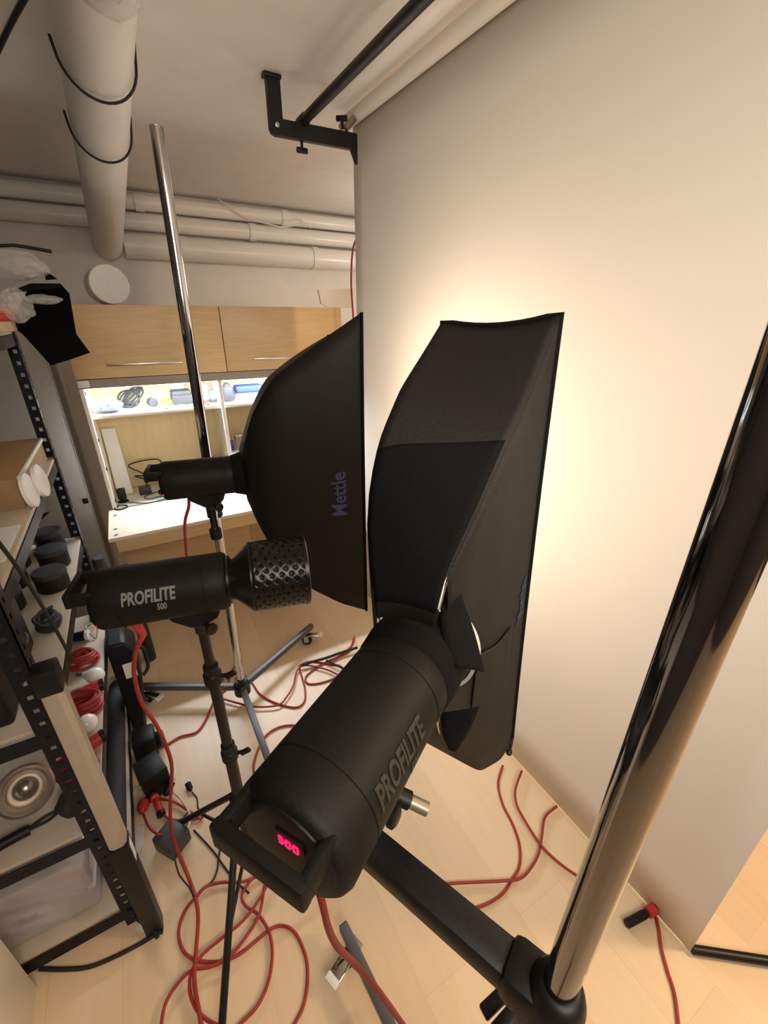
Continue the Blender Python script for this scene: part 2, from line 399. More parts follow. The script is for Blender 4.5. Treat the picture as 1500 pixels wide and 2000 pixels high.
bm = B(); box(bm, (.497, 2.91, .9755), (.527, 2.95, 1.035), .002); single('blue_packet', bm, 'box_blue', 'small blue packet standing left of the glass jars', 'packet')

# on the desk
DZ = .7505
bm = B(); prism(bm, [(-.205, 3.02, DZ), (-.12, 3.04, DZ), (-.135, 3.155, DZ+.40), (-.207, 3.15, DZ+.40)], (0, -1, .3), .010)
single('white_board', bm, 'paper_white', 'tall white board leaning in the left corner of the desk', 'board')
mc = thing('desk_camera', (-.175, 2.90, DZ), 'small black camera on a stubby foot at the left of the desk', 'camera')
bm = B(); box(bm, (-.20, 2.885, DZ+.02), (-.155, 2.925, DZ+.085), .006); obj('camera_body', bm, 'black_plastic', mc)
bm = B(); lathe(bm, (-.178, 2.905, DZ), (0, 0, 1), [(0, .03), (.006, .03), (.012, .012), (.024, .012)], 20); obj('foot', bm, 'black_plastic', mc)
bm = B(); tube(bm, spline([(-.2, 2.84, DZ+.005), (-.225, 2.8, DZ+.004), (-.2, 2.77, DZ+.004), (-.16, 2.79, DZ+.004), (-.17, 2.83, DZ+.004), (-.21, 2.83, DZ+.008)], 6), .004, 8)
single('short_cord', bm, 'black_rubber', 'short black cord curled at the left front of the desk camera', 'cable')
bm = B(); box(bm, (-.085, 2.96, DZ), (-.015, 3.02, DZ+.045), .004); single('charger_block', bm, 'adapter_grey', 'dark grey charger block on the desk', 'charger')
bm = B(); tube(bm, spline([(-.05, 3.02, DZ+.02), (-.03, 3.07, DZ+.06), (-.09, 3.1, DZ+.09), (-.02, 3.12, DZ+.07), (.02, 3.08, DZ+.05), (-.04, 3.1, DZ+.10), (-.11, 3.13, DZ+.16), (.06, 3.14, DZ+.17), (.10, 3.145, DZ+.08)], 7), .004, 8)
single('black_cable', bm, 'black_rubber', 'black cord coiled up behind the dark charger block', 'cable')
bm = B(); tube(bm, spline([(-.15, 2.87, DZ+.004), (-.05, 2.80, DZ+.004), (.06, 2.83, DZ+.004), (.10, 2.92, DZ+.004), (.02, 2.97, DZ+.004), (-.06, 2.92, DZ+.004), (-.03, 2.86, DZ+.006), (.08, 2.89, DZ+.008), (.16, 2.95, DZ+.004)], 7), .0028, 8)
single('usb_cable', bm, 'adapter_grey', 'thin dark blue cable looped on the desk in front of the charger', 'cable')
bm = B(); obox(bm, (.06, 2.87, DZ+.0015), (1, .3, 0), (.12, .09, .002)); single('notepaper', bm, 'box_light_blue', 'pale blue sheet of paper lying on the desk', 'paper')
bm = B(); lathe(bm, (.30, 3.07, DZ), (0, 0, 1), [(0, .032), (.085, .032), (.088, .029)], 24); single('lens_can', bm, 'black_plastic', 'black cylinder standing at the back of the desk', 'can')
bm = B(); box(bm, (.05, 3.03, DZ), (.16, 3.14, DZ+.05), .003); single('wall_socket_block', bm, 'white_laminate', 'pale power block at the back of the desk beside the cord', 'power block')
bm = B(); lathe(bm, (.40, 3.06, DZ), (0, 0, 1), [(0, .04), (.06, .042), (.075, .024), (.095, .022)], 24)
jj = single('storage_jar', bm, 'white_plastic', 'pale jar with dark cap right of the black cylinder', 'jar')
bm = B(); lathe(bm, (.40, 3.06, DZ+.095), (0, 0, 1), [(0, .025), (.018, .025), (.02, .02)], 24); obj('lid', bm, 'black_plastic', jj)
# on top of the cabinet
dr = thing('round_drum', (.02, 3.05, CZ), 'white round drum lying on its side on top of the cabinet', 'drum')
bm = B(); lathe(bm, (.018, 2.93, CZ+.098), (-.12, 1, 0), [(0, .09), (.004, .094), (.20, .097), (.204, .09)], 40); obj('drum_shell', bm, 'duct_paint', dr)
bm = B(); lathe(bm, (.018, 2.93, CZ+.098), (-.12, 1, 0), [(-.012, .074), (-.012, .090), (.0, .092), (.002, .086)], 40); obj('rim', bm, 'white_plastic', dr)
bm = B(); prism(bm, [at(622, 573, y=2.95), at(690, 570, y=2.95), at(690, 608, y=2.95), at(640, 606, y=2.95), at(628, 600, y=2.95)], (0, 1, 0), .02)
bm.verts.ensure_lookup_table(); dz = CZ+.001-min(v.co.z for v in bm.verts)
for v in bm.verts: v.co.z += dz
single('foam_sheet', bm, 'white_paint', 'white foam sheet standing on the right end of the cabinet top', 'board')

# grey locker left of the cabinet
lk = thing('grey_locker', (-.6, 3.05, 0), 'tall plain grey locker between the rack and the wooden cabinet', 'locker')
bm = B(); box(bm, (-1.02, 2.87, 0), (-.335, 3.3, 1.80), .003); obj('body', bm, 'locker_grey', lk)
bm = B(); box(bm, (-.70, 2.852, .05), (-.34, 2.868, 1.79), .003); obj('door', bm, 'locker_grey', lk)
bm = B(); box(bm, (-1.015, 2.852, .05), (-.704, 2.868, 1.79), .003); obj('door', bm, 'locker_grey', lk)
bm = B(); box(bm, (-.372, 2.84, .80), (-.345, 2.851, .83), .002); obj('latch', bm, 'black_plastic', lk)

# ------------------------------------------------------------------ backdrop
BX = 1.152
bd = thing('paper_backdrop', (BX, 1.2, 0), 'wide cream paper backdrop hanging from a ceiling roll to the floor', 'backdrop')
bm = B()
ny, nz = 24, 14
prof = [(BX, .004), (BX, .5), (BX, 1.2), (BX, 1.9), (BX, 2.4), (BX, 2.60)]
for th in (0,):
    a = []
    for i in range(ny+1):
        y = .078 + (2.30-.078)*i/ny
        row = []
        for k in range(nz+1):
            z = .004 + (2.612-.004)*k/nz
            w = .0025*math.sin(y*3.1+z*.8)*(1-z/2.7)
            row.append(bm.verts.new((BX+w, y, z)))
        a.append(row)
    for i in range(ny):
        for k in range(nz):
            f = bm.faces.new((a[i][k], a[i+1][k], a[i+1][k+1], a[i][k+1])); f.smooth = True
o = obj('paper_sheet', bm, 'backdrop_paper', bd)
md = o.modifiers.new('thickness', 'SOLIDIFY'); md.thickness = .0012; md.offset = 0
bm = B(); cyl(bm, (BX-.029, .07, 2.612), (BX-.029, 2.31, 2.612), .028, 32); obj('paper_roll', bm, 'backdrop_paper', bd)
bm = B(); cyl(bm, (BX-.029, .03, 2.612), (BX-.029, 2.36, 2.612), .016, 24); obj('core_tube', bm, 'brass_grey', bd)
bm = B(); cyl(bm, at(1352, 1858, z=.016) + V((.012, .0, 0)), (1.75, -.37, .016), .013, 18)
single('weight_bar', bm, 'black_metal', 'black tube lying on the floor at the backdrop corner', 'bar')

br = thing('ceiling_bracket', (.745, 2.2, ZC), 'black angled ceiling bracket carrying the backdrop rail and roll', 'bracket')
bm = B()
zl = 2.525
prism(bm, [(.718, 2.187, ZC-.002), (.718, 2.187, 2.50), (.726, 2.187, 2.484), (.742, 2.187, 2.478), (1.118, 2.187, 2.482), (1.118, 2.187, 2.542), (.775, 2.187, 2.536), (.775, 2.187, ZC-.002)], (0, 1, 0), .03)
prism(bm, [(1.09, 2.187, 2.484), (1.118, 2.187, 2.484), (1.118, 2.187, 2.43)], (0, 1, 0), .03)
obj('bracket_arm', bm, 'black_metal', br, .003)
bm = B(); box(bm, (.708, 2.18, ZC-.014), (.78, 2.224, ZC-.001), .003); obj('ceiling_plate', bm, 'black_metal', br)
bm = B(); lathe(bm, (.748, 2.187, 2.512), (0, -1, 0), [(0, .009), (.004, .009), (.005, .005)], 12); obj('bolt', bm, 'steel', br)
def wingknob(p, ax, parent):
    bm = B(); p = V(p); ax = V(ax).normalized()
    cyl(bm, p, p+ax*.028, .006, 12)
    x, y, d = frame(ax)
    obox(bm, p+ax*.036, x, (.05, .016, .02), .004)
    obj('wing_knob', bm, 'black_plastic', parent)
wingknob((.855, 2.2, 2.482), (0, 0, -1), br)
wingknob((1.045, 2.185, 2.545), (-.35, -.5, .8), br)
bm = B(); cyl(bm, (1.06, 2.19, 2.55), (1.125, 2.19, 2.612), .014, 16); lathe(bm, (1.123, 2.19, 2.612), (0, 1, 0), [(-.012, .022), (.03, .022)], 20); obj('roll_hook', bm, 'brass_grey', br)
bm = B(); cyl(bm, (.868, -.3, 2.548), (.868, 2.235, 2.548), .019, 24)
rail = single('backdrop_rail', bm, 'black_metal', 'dark round rail running under the ceiling from the bracket', 'rail')
bm = B(); lathe(bm, (.868, 2.205, 2.548), (0, 1, 0), [(-.03, .0225), (.03, .0225)], 24); obj('rail_clamp', bm, 'black_plastic', rail)

# ------------------------------------------------------------------ studio flash heads
def flash(rear, front, R, label, rear_knob=True, display=False, text=True, knob_side=-1, stub=.07, text_dim=False, bracket_at=.55):
    rear = V(rear); front = V(front); ax = (front-rear); L = ax.length; ax.normalize(); lat = V((0, 0, 1)).cross(ax)   # lat points left of the barrel
    t = thing('studio_flash', (rear+front)/2, label, 'studio flash', 'black studio flash heads')
    bm = B()
    lathe(bm, rear, ax, [(0, R*.88), (.004, R*.95), (.012, R), (.055, R), (.0552, R*.985), (.0575, R*.985), (.0578, R), (L-.05, R), (L-.0498, R*.985), (L-.0475, R*.985), (L-.047, R), (L-.008, R), (L, R*.93)], 56)
    obj('barrel', bm, 'flash_black', t)
    # rear control panel and carrying handle
    bm = B(); lathe(bm, rear-ax*.004, ax, [(0, R*.70), (.002, R*.80), (.006, R*.82)], 40); rp = obj('control_panel', bm, 'flash_panel', t)
    bm = B()
    for (a, b) in ((-.4, -.42),): lathe(bm, rear-ax*.004+lat*R*a+V((0, 0, R*b)), -ax, [(0, .009), (.009, .008), (.010, .005)], 16)
    obj('dial', bm, 'black_plastic', rp)
    if display:
        up = V((0, 0, 1))
        bm = B(); c = rear-ax*.0052+V((0, 0, R*.36))-lat*.010; obox(bm, c, lat, (.036, .003, .018), .001); obj('display_window', bm, 'flash_panel', rp)
        bm = B()
        segs = {'a': (0, 1, 1), 'b': (.5, .5, 0), 'c': (.5, -.5, 0), 'd': (0, -1, 1), 'e': (-.5, -.5, 0), 'f': (-.5, .5, 0), 'g': (0, 0, 1)}
        for i, ch in enumerate(('abgcd', 'abcdef', 'abcdef')):
            cc = c - ax*.003 + lat*(.0095-.0095*i)
            for sname in ch:
                sx, sz, hor = segs[sname]
                q = cc - lat*sx*.0056 + up*sz*.0050
                obox(bm, q, lat, (.0048, .0012, .0016) if hor else (.0016, .0012, .0042))
        obj('display_digits', bm, 'red_led', rp)
    else:
        bm = B(); lathe(bm, rear+lat*R*.985*-.85+V((0, 0, -R*.45))+ax*.004, -lat, [(0, .0016), (.004, .0016)], 8); obj('indicator', bm, 'red_dot', t)
    bm = B()
    hz = V((0, 0, R*.50)); hw = R*.72; hb = .036
    for s in (-1, 1):
        obox(bm, rear - ax*(hb*.5-.006) + lat*s*hw*.93 + hz, ax, (hb+.012, .012, .030), .003)
    obox(bm, rear - ax*(hb) + hz, lat, (hw*2+.006, .014, .034), .004)
    obj('handle', bm, 'flash_black', t)
    # tilt bracket
    c = rear + ax*L*bracket_at - V((0, 0, R))
    bm = B()
    prism(bm, [c-ax*.075+V((0, 0, .016))+lat*.022, c+ax*.06+V((0, 0, .016))+lat*.022, c+ax*.045-V((0, 0, .022))+lat*.022, c+ax*.012-V((0, 0, .04))+lat*.022, c-ax*.02-V((0, 0, .04))+lat*.022, c-ax*.06-V((0, 0, .012))+lat*.022], -lat, .044)
    obj('tilt_bracket', bm, 'flash_panel', t, .004)
    bm = B(); lathe(bm, c-V((0, 0, .025+stub)), (0, 0, 1), [(0, .016), (.003, .018), (stub, .018), (stub+.004, .014)], 24); obj('spigot_socket', bm, 'black_metal', t)
    kp = c - V((0, 0, .035 if stub < .06 else .03))
    bm = B(); s = knob_side
    kd = (ax*.55+lat*s*.84).normalized() if not display else (lat*s)
    cyl(bm, kp, kp+kd*.045, .006, 12); lathe(bm, kp+kd*.045, kd, [(0, .008), (.004, .015), (.012, .015), (.015, .01)], 14); k = obj('tilt_knob', bm, 'black_plastic', t)
    if text:
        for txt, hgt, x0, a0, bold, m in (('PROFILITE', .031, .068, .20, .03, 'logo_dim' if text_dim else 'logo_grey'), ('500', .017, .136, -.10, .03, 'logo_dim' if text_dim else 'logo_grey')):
            tb, w = text_mesh(txt, hgt, bold, .12, .60)
            for v in tb.verts:
                a = a0 + (v.co.y)/R
                rad = R + .0002 + v.co.z*2.5
                # on the side facing right of the barrel (away from lat)
                v.co = rear + ax*(x0 + v.co.x) + (-lat*math.cos(a) + V((0, 0, 1))*math.sin(a))*rad
            obj('lettering', tb, m, t)
    return t, rear, front, ax, lat, c

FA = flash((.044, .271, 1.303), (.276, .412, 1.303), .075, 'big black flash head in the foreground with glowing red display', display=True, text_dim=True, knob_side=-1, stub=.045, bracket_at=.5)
FB = flash((.030, 1.554, 1.287), (.276, 1.505, 1.287), .066, 'black flash head in front of the lit cabinet, holding the far softbox', text=False, stub=.03)
FC = flash((-.165, 1.032, 1.203), (.112, .969, 1.203), .071, 'black flash head with pale side lettering and slotted reflector', stub=.045, bracket_at=.72)
# brass tipped plug sticking out under the foreground flash
t, rear, front, ax, lat, c = FA
bm = B(); p = c + ax*.055 - V((0, 0, .012)); q = V((.85, -.5, 0)).normalized()
pk = at(795, 1560, d=.60); pe = at(832, 1578, d=.60); q = (pe-pk).normalized()
cyl(bm, pk-q*.05, pk+q*.006, .0125, 16); k = obj('clamp_knob', bm, 'black_plastic', t)
bm = B(); cyl(bm, pk+q*.006, pe+q*.004, .0095, 16); obj('clamp_knob_tip', bm, 'brass_grey', k)
bm = B(); cyl(bm, c+ax*.01-V((0, 0, .02)), pk-q*.045, .008, 12); obj('clamp_shaft', bm, 'black_metal', t)

# slotted reflector on the middle flash
t, rear, front, ax, lat, c = FC
rf = thing('reflector', front, 'black slotted reflector on the front of the lettered flash head', 'reflector')
ra = (ax + V((0, 0, -.02))).normalized(); rp0 = front+ax*.001
bm = B(); lathe(bm, rp0, ra, [(0, .060), (.006, .060), (.012, .050), (.020, .054), (.052, .084), (.056, .088), (.060, .088)], 48); obj('neck', bm, 'vent_black', rf)
# slotted barrel: rings with openings
bm = B(); x, y, d = frame(ra)
seg = 72; rows = 11; La = .060; Lb = .186; Rr = .088
def rp_(a, s, r): return rp0 + d*s + (x*math.cos(a)+y*math.sin(a))*r
for i in range(rows):
    s0 = La + (Lb-La)*i/rows; s1 = La + (Lb-La)*(i+.72)/rows; s2 = La + (Lb-La)*(i+1)/rows
    for k in range(seg):
        a0 = 2*PI*k/seg; a1 = 2*PI*(k+1)/seg
        quads = [(s0, s1)]
        if (k+i*2) % 4 != 0: quads.append((s1, s2))
        for sa, sb in quads:
            f = bm.faces.new([bm.verts.new(rp_(a0, sa, Rr)), bm.verts.new(rp_(a1, sa, Rr)), bm.verts.new(rp_(a1, sb, Rr)), bm.verts.new(rp_(a0, sb, Rr))]); f.smooth = True
bmesh.ops.remove_doubles(bm, verts=bm.verts[:], dist=.0004)
o = obj('slotted_barrel', bm, 'vent_black', rf); md = o.modifiers.new('th', 'SOLIDIFY'); md.thickness = .002; md.offset = -1
bm = B(); lathe(bm, rp0+d*.184, d, [(0, .084), (0, .0895), (.008, .0895), (.010, .087), (.010, .083), (0.001, .083)], 60, False, False); obj('front_rim', bm, 'vent_black', rf)
bm = B(); lathe(bm, rp0+d*.062, d, [(0, .045), (.006, .07), (.11, .078)], 48, True, False); o = obj('inner_bowl', bm, 'vent_black', rf)

# ------------------------------------------------------------------ softboxes
def interp(tab, t):
    for (ta, *a), (tb, *b) in zip(tab, tab[1:]):
        if t <= tb:
            k = max(0, (t-ta)/(tb-ta)); return [x+(y-x)*k for x, y in zip(a, b)]
    return list(tab[-1][1:])
def smooth_tab(tab, n=40):
    raw = [interp(tab, i/n) for i in range(n+1)]
    for _ in range(3):
        raw = [raw[0]] + [[(a+2*b+c)/4 for a, b, c in zip(raw[i-1], raw[i], raw[i+1])] for i in range(1, n)] + [raw[n]]
    return [(i/n, *r) for i, r in enumerate(raw)]
def softbox(p0, ax, D, corners, r0, rb, label, group, sag=.015, belly=.02, starts=(0, 0, 0, 0), dif=.9):
    """corners: TL, TR, BR, BL rods as tables (fraction along the depth, left offset, height)"""
    p0 = V(p0); ax = V(ax).normalized(); lat = V((0, 0, 1)).cross(ax)
    root = thing('softbox', p0, label, 'softbox', group)
    tabs = [smooth_tab(c) for c in corners]
    NRM = ((0, 1), (-1, 0), (0, -1), (1, 0))
    def cor(i, t): return interp(tabs[i % 4], min(max(t, 0), 1))
    def surf(t, side, s, off=0.0):
        """side 0 top, 1 right, 2 bottom, 3 left; s in -1..1 along the side"""
        a = cor(side, t); b = cor(side+1, t); k = (s+1)/2
        w = a[0]+(b[0]-a[0])*k; h = a[1]+(b[1]-a[1])*k
        q = 1-s*s
        m = max(0, 1-t/.4)
        out = belly*math.sin(PI*min(1, t))*.6*q - sag*(1.0 if side in (0, 2) else .3)*t**2*q + r0*.10*m*m*q + off
        n = NRM[side]
        return p0 + ax*(D*t) + lat*(w+n[0]*out) + V((0, 0, h+n[1]*out))
    NT, NS = 22, 14
    def panel(name, side, ta, tb, m, parent, off=0.0, sa=-1, sb=1, thick=.0015):
        tb0, tb1 = tb if isinstance(tb, tuple) else (tb, tb)
        bm = B(); g = [[bm.verts.new(surf(ta+(tb0+(tb1-tb0)*k/NS-ta)*i/NT, side, sa+(sb-sa)*k/NS, off)) for k in range(NS+1)] for i in range(NT+1)]
        for i in range(NT):
            for k in range(NS):
                f = bm.faces.new((g[i][k], g[i+1][k], g[i+1][k+1], g[i][k+1])); f.smooth = True
        o = obj(name, bm, m, parent); md = o.modifiers.new('thickness', 'SOLIDIFY'); md.thickness = thick; md.offset = 0
        return o
    pan = []
    for side in range(4):
        p = panel('cover_panel', side, starts[side], 1, 'softbox_fabric', root); pan.append(p)
        panel('lining', side, starts[side]+.07, .97, 'silver_lining', p, off=-.005, sa=-.93, sb=.93, thick=.0008)
    bm = B(); pts = []
    for side in range(4): pts += [surf(1, side, -1+2*k/10) for k in range(10)]
    tube(bm, pts, .005, 8, closed=True); obj('rim_piping', bm, 'softbox_flap', root)
    for i in range(4):
        bm = B(); rp = []
        for k in range(17):
            t = .04+.94*k/16; c_ = cor(i, t); rp.append(p0+ax*(D*t)+lat*c_[0]*.93+V((0, 0, c_[1]*.97)))
        tube(bm, rp, .0035, 8); obj('rod', bm, 'steel', root)
    # lit front cloth, set back inside the rim
    cs = [cor(i, dif) for i in range(4)]
    cw = sum(c[0] for c in cs)/4; ch = sum(c[1] for c in cs)/4
    q = [p0+ax*(D*dif)+lat*(cw+(c[0]-cw)*.94)+V((0, 0, ch+(c[1]-ch)*.955)) for c in cs]
    bm = B(); prism(bm, q, ax, .002); obj('diffuser', bm, 'diffuser_lit', root)
    bm = B(); lathe(bm, p0-ax*.010, ax, [(0, r0*.78), (0, r0*.93), (.014, r0*.95), (.016, r0*.80), (0, r0*.78)], 40, False, False); obj('speed_ring', bm, 'black_metal', root)
    bm = B(); lathe(bm, p0, ax, [(-.036, rb*1.004), (-.033, rb*1.03), (.0, r0*1.05), (.05, r0*1.02), (.05, r0*.98), (-.0, r0*1.01), (-.030, rb*1.0)], 48, False, False); obj('ring_skirt', bm, 'softbox_flap', root)
    bm = B(); lathe(bm, p0, ax, [(.0, .016), (.04, .016), (.045, .02), (.075, .022), (.09, .012), (.093, .001)], 20); obj('modelling_lamp', bm, 'bulb_lit', root)
    ld = bpy.data.lights.new('softbox_light', 'AREA'); ld.shape = 'RECTANGLE'
    ld.size = (q[0]-q[1]).length*.9; ld.size_y = (q[0]-q[3]).length*.9
    lo = bpy.data.objects.new('softbox_light', ld); COL.objects.link(lo)
    lo.location = (q[0]+q[1]+q[2]+q[3])/4+ax*.008
    lo.rotation_euler = ax.to_track_quat('-Z', 'Y').to_euler()
    return root, surf, panel, pan, ld

def cover_text(txt, hgt, surf, side, D, Hh, tmid, s0, sdir, parent, m, tdir=-1, squeeze=.9):
    tb, w = text_mesh(txt, hgt, .02, 0, squeeze, slices=4)
    for v in tb.verts:
        t = tmid + tdir*(v.co.y-hgt/2)/D
        s = s0 + sdir*(v.co.x-w/2)/Hh
        v.co = surf(t, side, s, .0022+v.co.z)
    return obj('lettering', tb, m, parent)

t, rear, front, ax, lat, c = FA
TL = [(0, .062, .064), (.12, .104, .175), (.17, .110, .240), (.29, .113, .318), (.5, .112, .388), (.79, .112, .445), (1, .112, .488)]
TR = [(0, -.036, .085), (.1, -.036, .150), (.27, -.054, .228), (.55, -.070, .331), (.75, -.079, .391), (1, -.092, .502)]
BR = [(0, -.048, -.062), (.15, -.040, -.190), (.35, -.054, -.331), (.6, -.094, -.452), (.85, -.126, -.490), (1, -.136, -.468)]
BL = [(0, .052, -.062), (.3, .082, -.30), (.6, .084, -.42), (1, .082, -.472)]
SA, surfA, panelA, panA, LA = softbox(front+ax*.022, ax, .335, (TL, TR, BR, BL), .077, .075,
      'tall narrow black strip softbox on the foreground flash', 'black softboxes', sag=.013, belly=.004, starts=(0, .10, .03, 0))
panelA('flap', 0, .02, (.27, .52), 'softbox_flap', SA, off=.005, sa=-.98, sb=.96)
panelA('flap', 1, .42, .78, 'softbox_fabric', SA, off=.004, sa=.08, sb=.5)
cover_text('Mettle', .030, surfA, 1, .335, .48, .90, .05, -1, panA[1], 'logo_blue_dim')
def cloth_strip(left, right, parent):
    bm = B(); a = spline([at(u, v, d=d) for u, v, d in left], 5); b = spline([at(u, v, d=d) for u, v, d in right], 5)
    g = [[bm.verts.new(p.lerp(q, k/5) + V((.35, -.6, .3))*.006*math.sin(PI*k/5)) for k in range(6)] for p, q in zip(a, b)]
    for r1, r2 in zip(g, g[1:]):
        for k in range(5):
            f = bm.faces.new((r1[k], r1[k+1], r2[k+1], r2[k])); f.smooth = True
    o = obj('flap', bm, 'softbox_flap', parent); md = o.modifiers.new('thickness', 'SOLIDIFY'); md.thickness = .002; md.offset = 0
cloth_strip([(862, 1122, .680), (862, 1190, .645), (868, 1248, .630), (888, 1303, .622)], [(890, 1105, .690), (905, 1170, .662), (928, 1235, .648), (948, 1312, .640)], SA)
cloth_strip([(864, 1392, .655), (866, 1430, .665), (880, 1464, .685)], [(938, 1380, .645), (918, 1428, .670), (892, 1468, .690)], SA)
t, rear, front, ax, lat, c = FA
bm = B(); lathe(bm, front+ax*.070, ax, [(0, .085), (0, .0905), (.022, .0905), (.022, .085), (0, .085)], 48, False, False); obj('ring_insert', bm, 'silver_lining', SA)
bm = B(); q = surfA(.99, 2, -1); cyl(bm, q+V((0, 0, .012)), q+V((0, 0, -.034)), .0055, 12); lathe(bm, q+V((0, 0, -.038)), (0, 0, -1), [(0, .004), (.004, .008), (.012, .008), (.016, .004)], 14); obj('rod_tip', bm, 'black_plastic', SA)

t, rear, front, ax, lat, c = FB
TR = [(0, -.070, .075), (.03, -.095, .140), (.13, -.150, .240), (.3, -.185, .340), (.76, -.225, .463), (1, -.240, .520)]
BR = [(0, -.070, -.075), (.03, -.095, -.120), (.14, -.150, -.230), (.45, -.190, -.405), (.75, -.220, -.485), (1, -.240, -.528)]
TL = [(0, .070, .070), (.13, .120, .180), (.3, .145, .28), (.76, .165, .40), (1, .170, .445)]
BL = [(0, .070, -.070), (.13, .120, -.180), (.3, .145, -.28), (.76, .165, -.40), (1, .170, -.46)]
SB, surfB, panelB, panB, LB = softbox(front+ax*.012, V((.985, -.16, 0)), .375, (TL, TR, BR, BL), .074, .066,
      'large dark softbox with blue lettering, beyond the tall strip softbox', 'black softboxes', sag=.02, belly=.03)
cover_text('Mettle', .052, surfB, 1, .375, .5, .765, .045, -1, panB[1], 'logo_blue')

# ------------------------------------------------------------------ stands
def caster(p, yaw, parent, lever=True):
    """wheel touching the floor under p"""
    p = V((p[0], p[1], 0)); f = V((math.cos(yaw), math.sin(yaw), 0)); s = V((-f.y, f.x, 0))
    bm = B(); lathe(bm, p-s*.012+V((0, 0, .0305)), s, [(0, .024), (.003, .030), (.021, .030), (.024, .024)], 24); w = obj('caster_wheel', bm, 'black_rubber', parent)
    bm = B(); lathe(bm, p-s*.0135+V((0, 0, .0305)), s, [(0, .010), (.027, .010)], 16); obj('wheel_hub', bm, 'white_plastic', w)
    bm = B()
    for k in (-1, 1): obox(bm, p+s*.0165*k-f*.006+V((0, 0, .045)), f, (.026, .003, .046))
    obox(bm, p-f*.008+V((0, 0, .068)), f, (.042, .038, .004)); cyl(bm, p-f*.014+V((0, 0, .064)), p-f*.014+V((0, 0, .085)), .007, 12)
    obj('caster_fork', bm, 'chrome', parent)
    if lever:
        bm = B(); obox(bm, p+f*.045+V((0, 0, .062)), f+V((0, 0, -.15)), (.085, .040, .007), .003); bl = obj('brake_lever', bm, 'chrome', parent)
        bm = B(); obox(bm, p+f*.082+V((0, 0, .0575)), f+V((0, 0, -.15)), (.022, .043, .012), .004); obj('lever_tip', bm, 'white_plastic', bl)

def column_stand(base, top, r, legs, label, leg_mat, lean=(0, 0), finish='chrome'):
    root = thing('column_stand', (base[0], base[1], 0), label, 'light stand', 'chrome column stands on castors')
    b = V((base[0], base[1], .0))
    bm = B(); cyl(bm, b+V((0, 0, .07)), b+V((lean[0], lean[1], top)), r, 40); obj('column', bm, finish, root)
    bm = B(); lathe(bm, b+V((0, 0, .066)), (0, 0, 1), [(0, r+.02), (.05, r+.02), (.058, r+.012), (.085, r+.010), (.087, r)], 28); obj('base_hub', bm, 'black_metal', root)
    bm = B(); lathe(bm, b+V((lean[0], lean[1], top-.002)), (0, 0, 1), [(0, r), (.004, r), (.008, r*.6)], 28); obj('end_cap', bm, 'steel', root)
    for (lx, ly), cy in legs:
        e = V((lx, ly, .1)); d = (e-V((b.x, b.y, .1))).normalized()
        bm = B(); st = V((b.x, b.y, .1))+d*(r+.012)
        obox(bm, (st+e)/2, d, ((e-st).length, .028, .03), .003); lg = obj('leg', bm, leg_mat, root)
        bm = B(); obox(bm, e+d*.001, d, (.004, .024, .026), .001); obj('leg_cap', bm, 'black_plastic', lg)
        caster(e-d*.05, cy, root)
    return root
S1 = column_stand((.275, .086), 2.42, .0175, (((.228, .635), 3.5), ((.76, -.19), .3), ((-.2, -.22), 4.0)), 'thick chrome column stand right beside the camera with black boom arm', 'leg_grey', finish='chrome_dark_reflection')
S2 = column_stand((.180, 1.735), 2.30, .0195, (((.655, 2.0), -.35), ((-.285, 2.0), -.9), ((.185, 1.16), 3.6)), 'tall chrome column stand on castors behind the lettered flash head', 'leg_grey', (.044, .0))

# boom arm on the near column
hub = V((.275, .086, 1.085)); e = V((.163, .343, 1.085)); ad = (e-hub).normalized()
bm = B(); obox(bm, (hub+ad*.03+e+ad*.035)/2, ad, ((e-hub).length+.01, .047, .047), .012); am = obj('boom_arm', bm, 'black_metal', S1)
bm = B(); lathe(bm, hub-V((0, 0, .062)), (0, 0, 1), [(0, .022), (.0, .034), (.02, .037), (.085, .032), (.10, .028), (.108, .024), (.112, .018)], 36); cl = obj('clamp_sleeve', bm, 'black_plastic', S1)
bm = B(); obox(bm, hub+ad*.028+V((0, 0, .002)), ad, (.06, .058, .060), .014); obj('arm_socket', bm, 'black_plastic', S1)
la, lb = at(1003, 1925, d=.70), at(957, 1970, d=.68); ld_ = (lb-la).normalized()
bm = B(); obox(bm, (la+lb)/2, ld_, ((lb-la).length+.02, .020, .012), .003); obj('lever', bm, 'black_plastic', cl)
la, lb = at(1010, 1972, d=.66), at(965, 2025, d=.64); ld_ = (lb-la).normalized()
bm = B(); obox(bm, (la+lb)/2, ld_, ((lb-la).length+.02, .020, .016), .005); obj('lever', bm, 'black_plastic', cl)
bm = B(); cyl(bm, (.160, .3415, 1.085), (.160, .3415, 1.165), .009, 16); obj('spigot', bm, 'steel', S1)

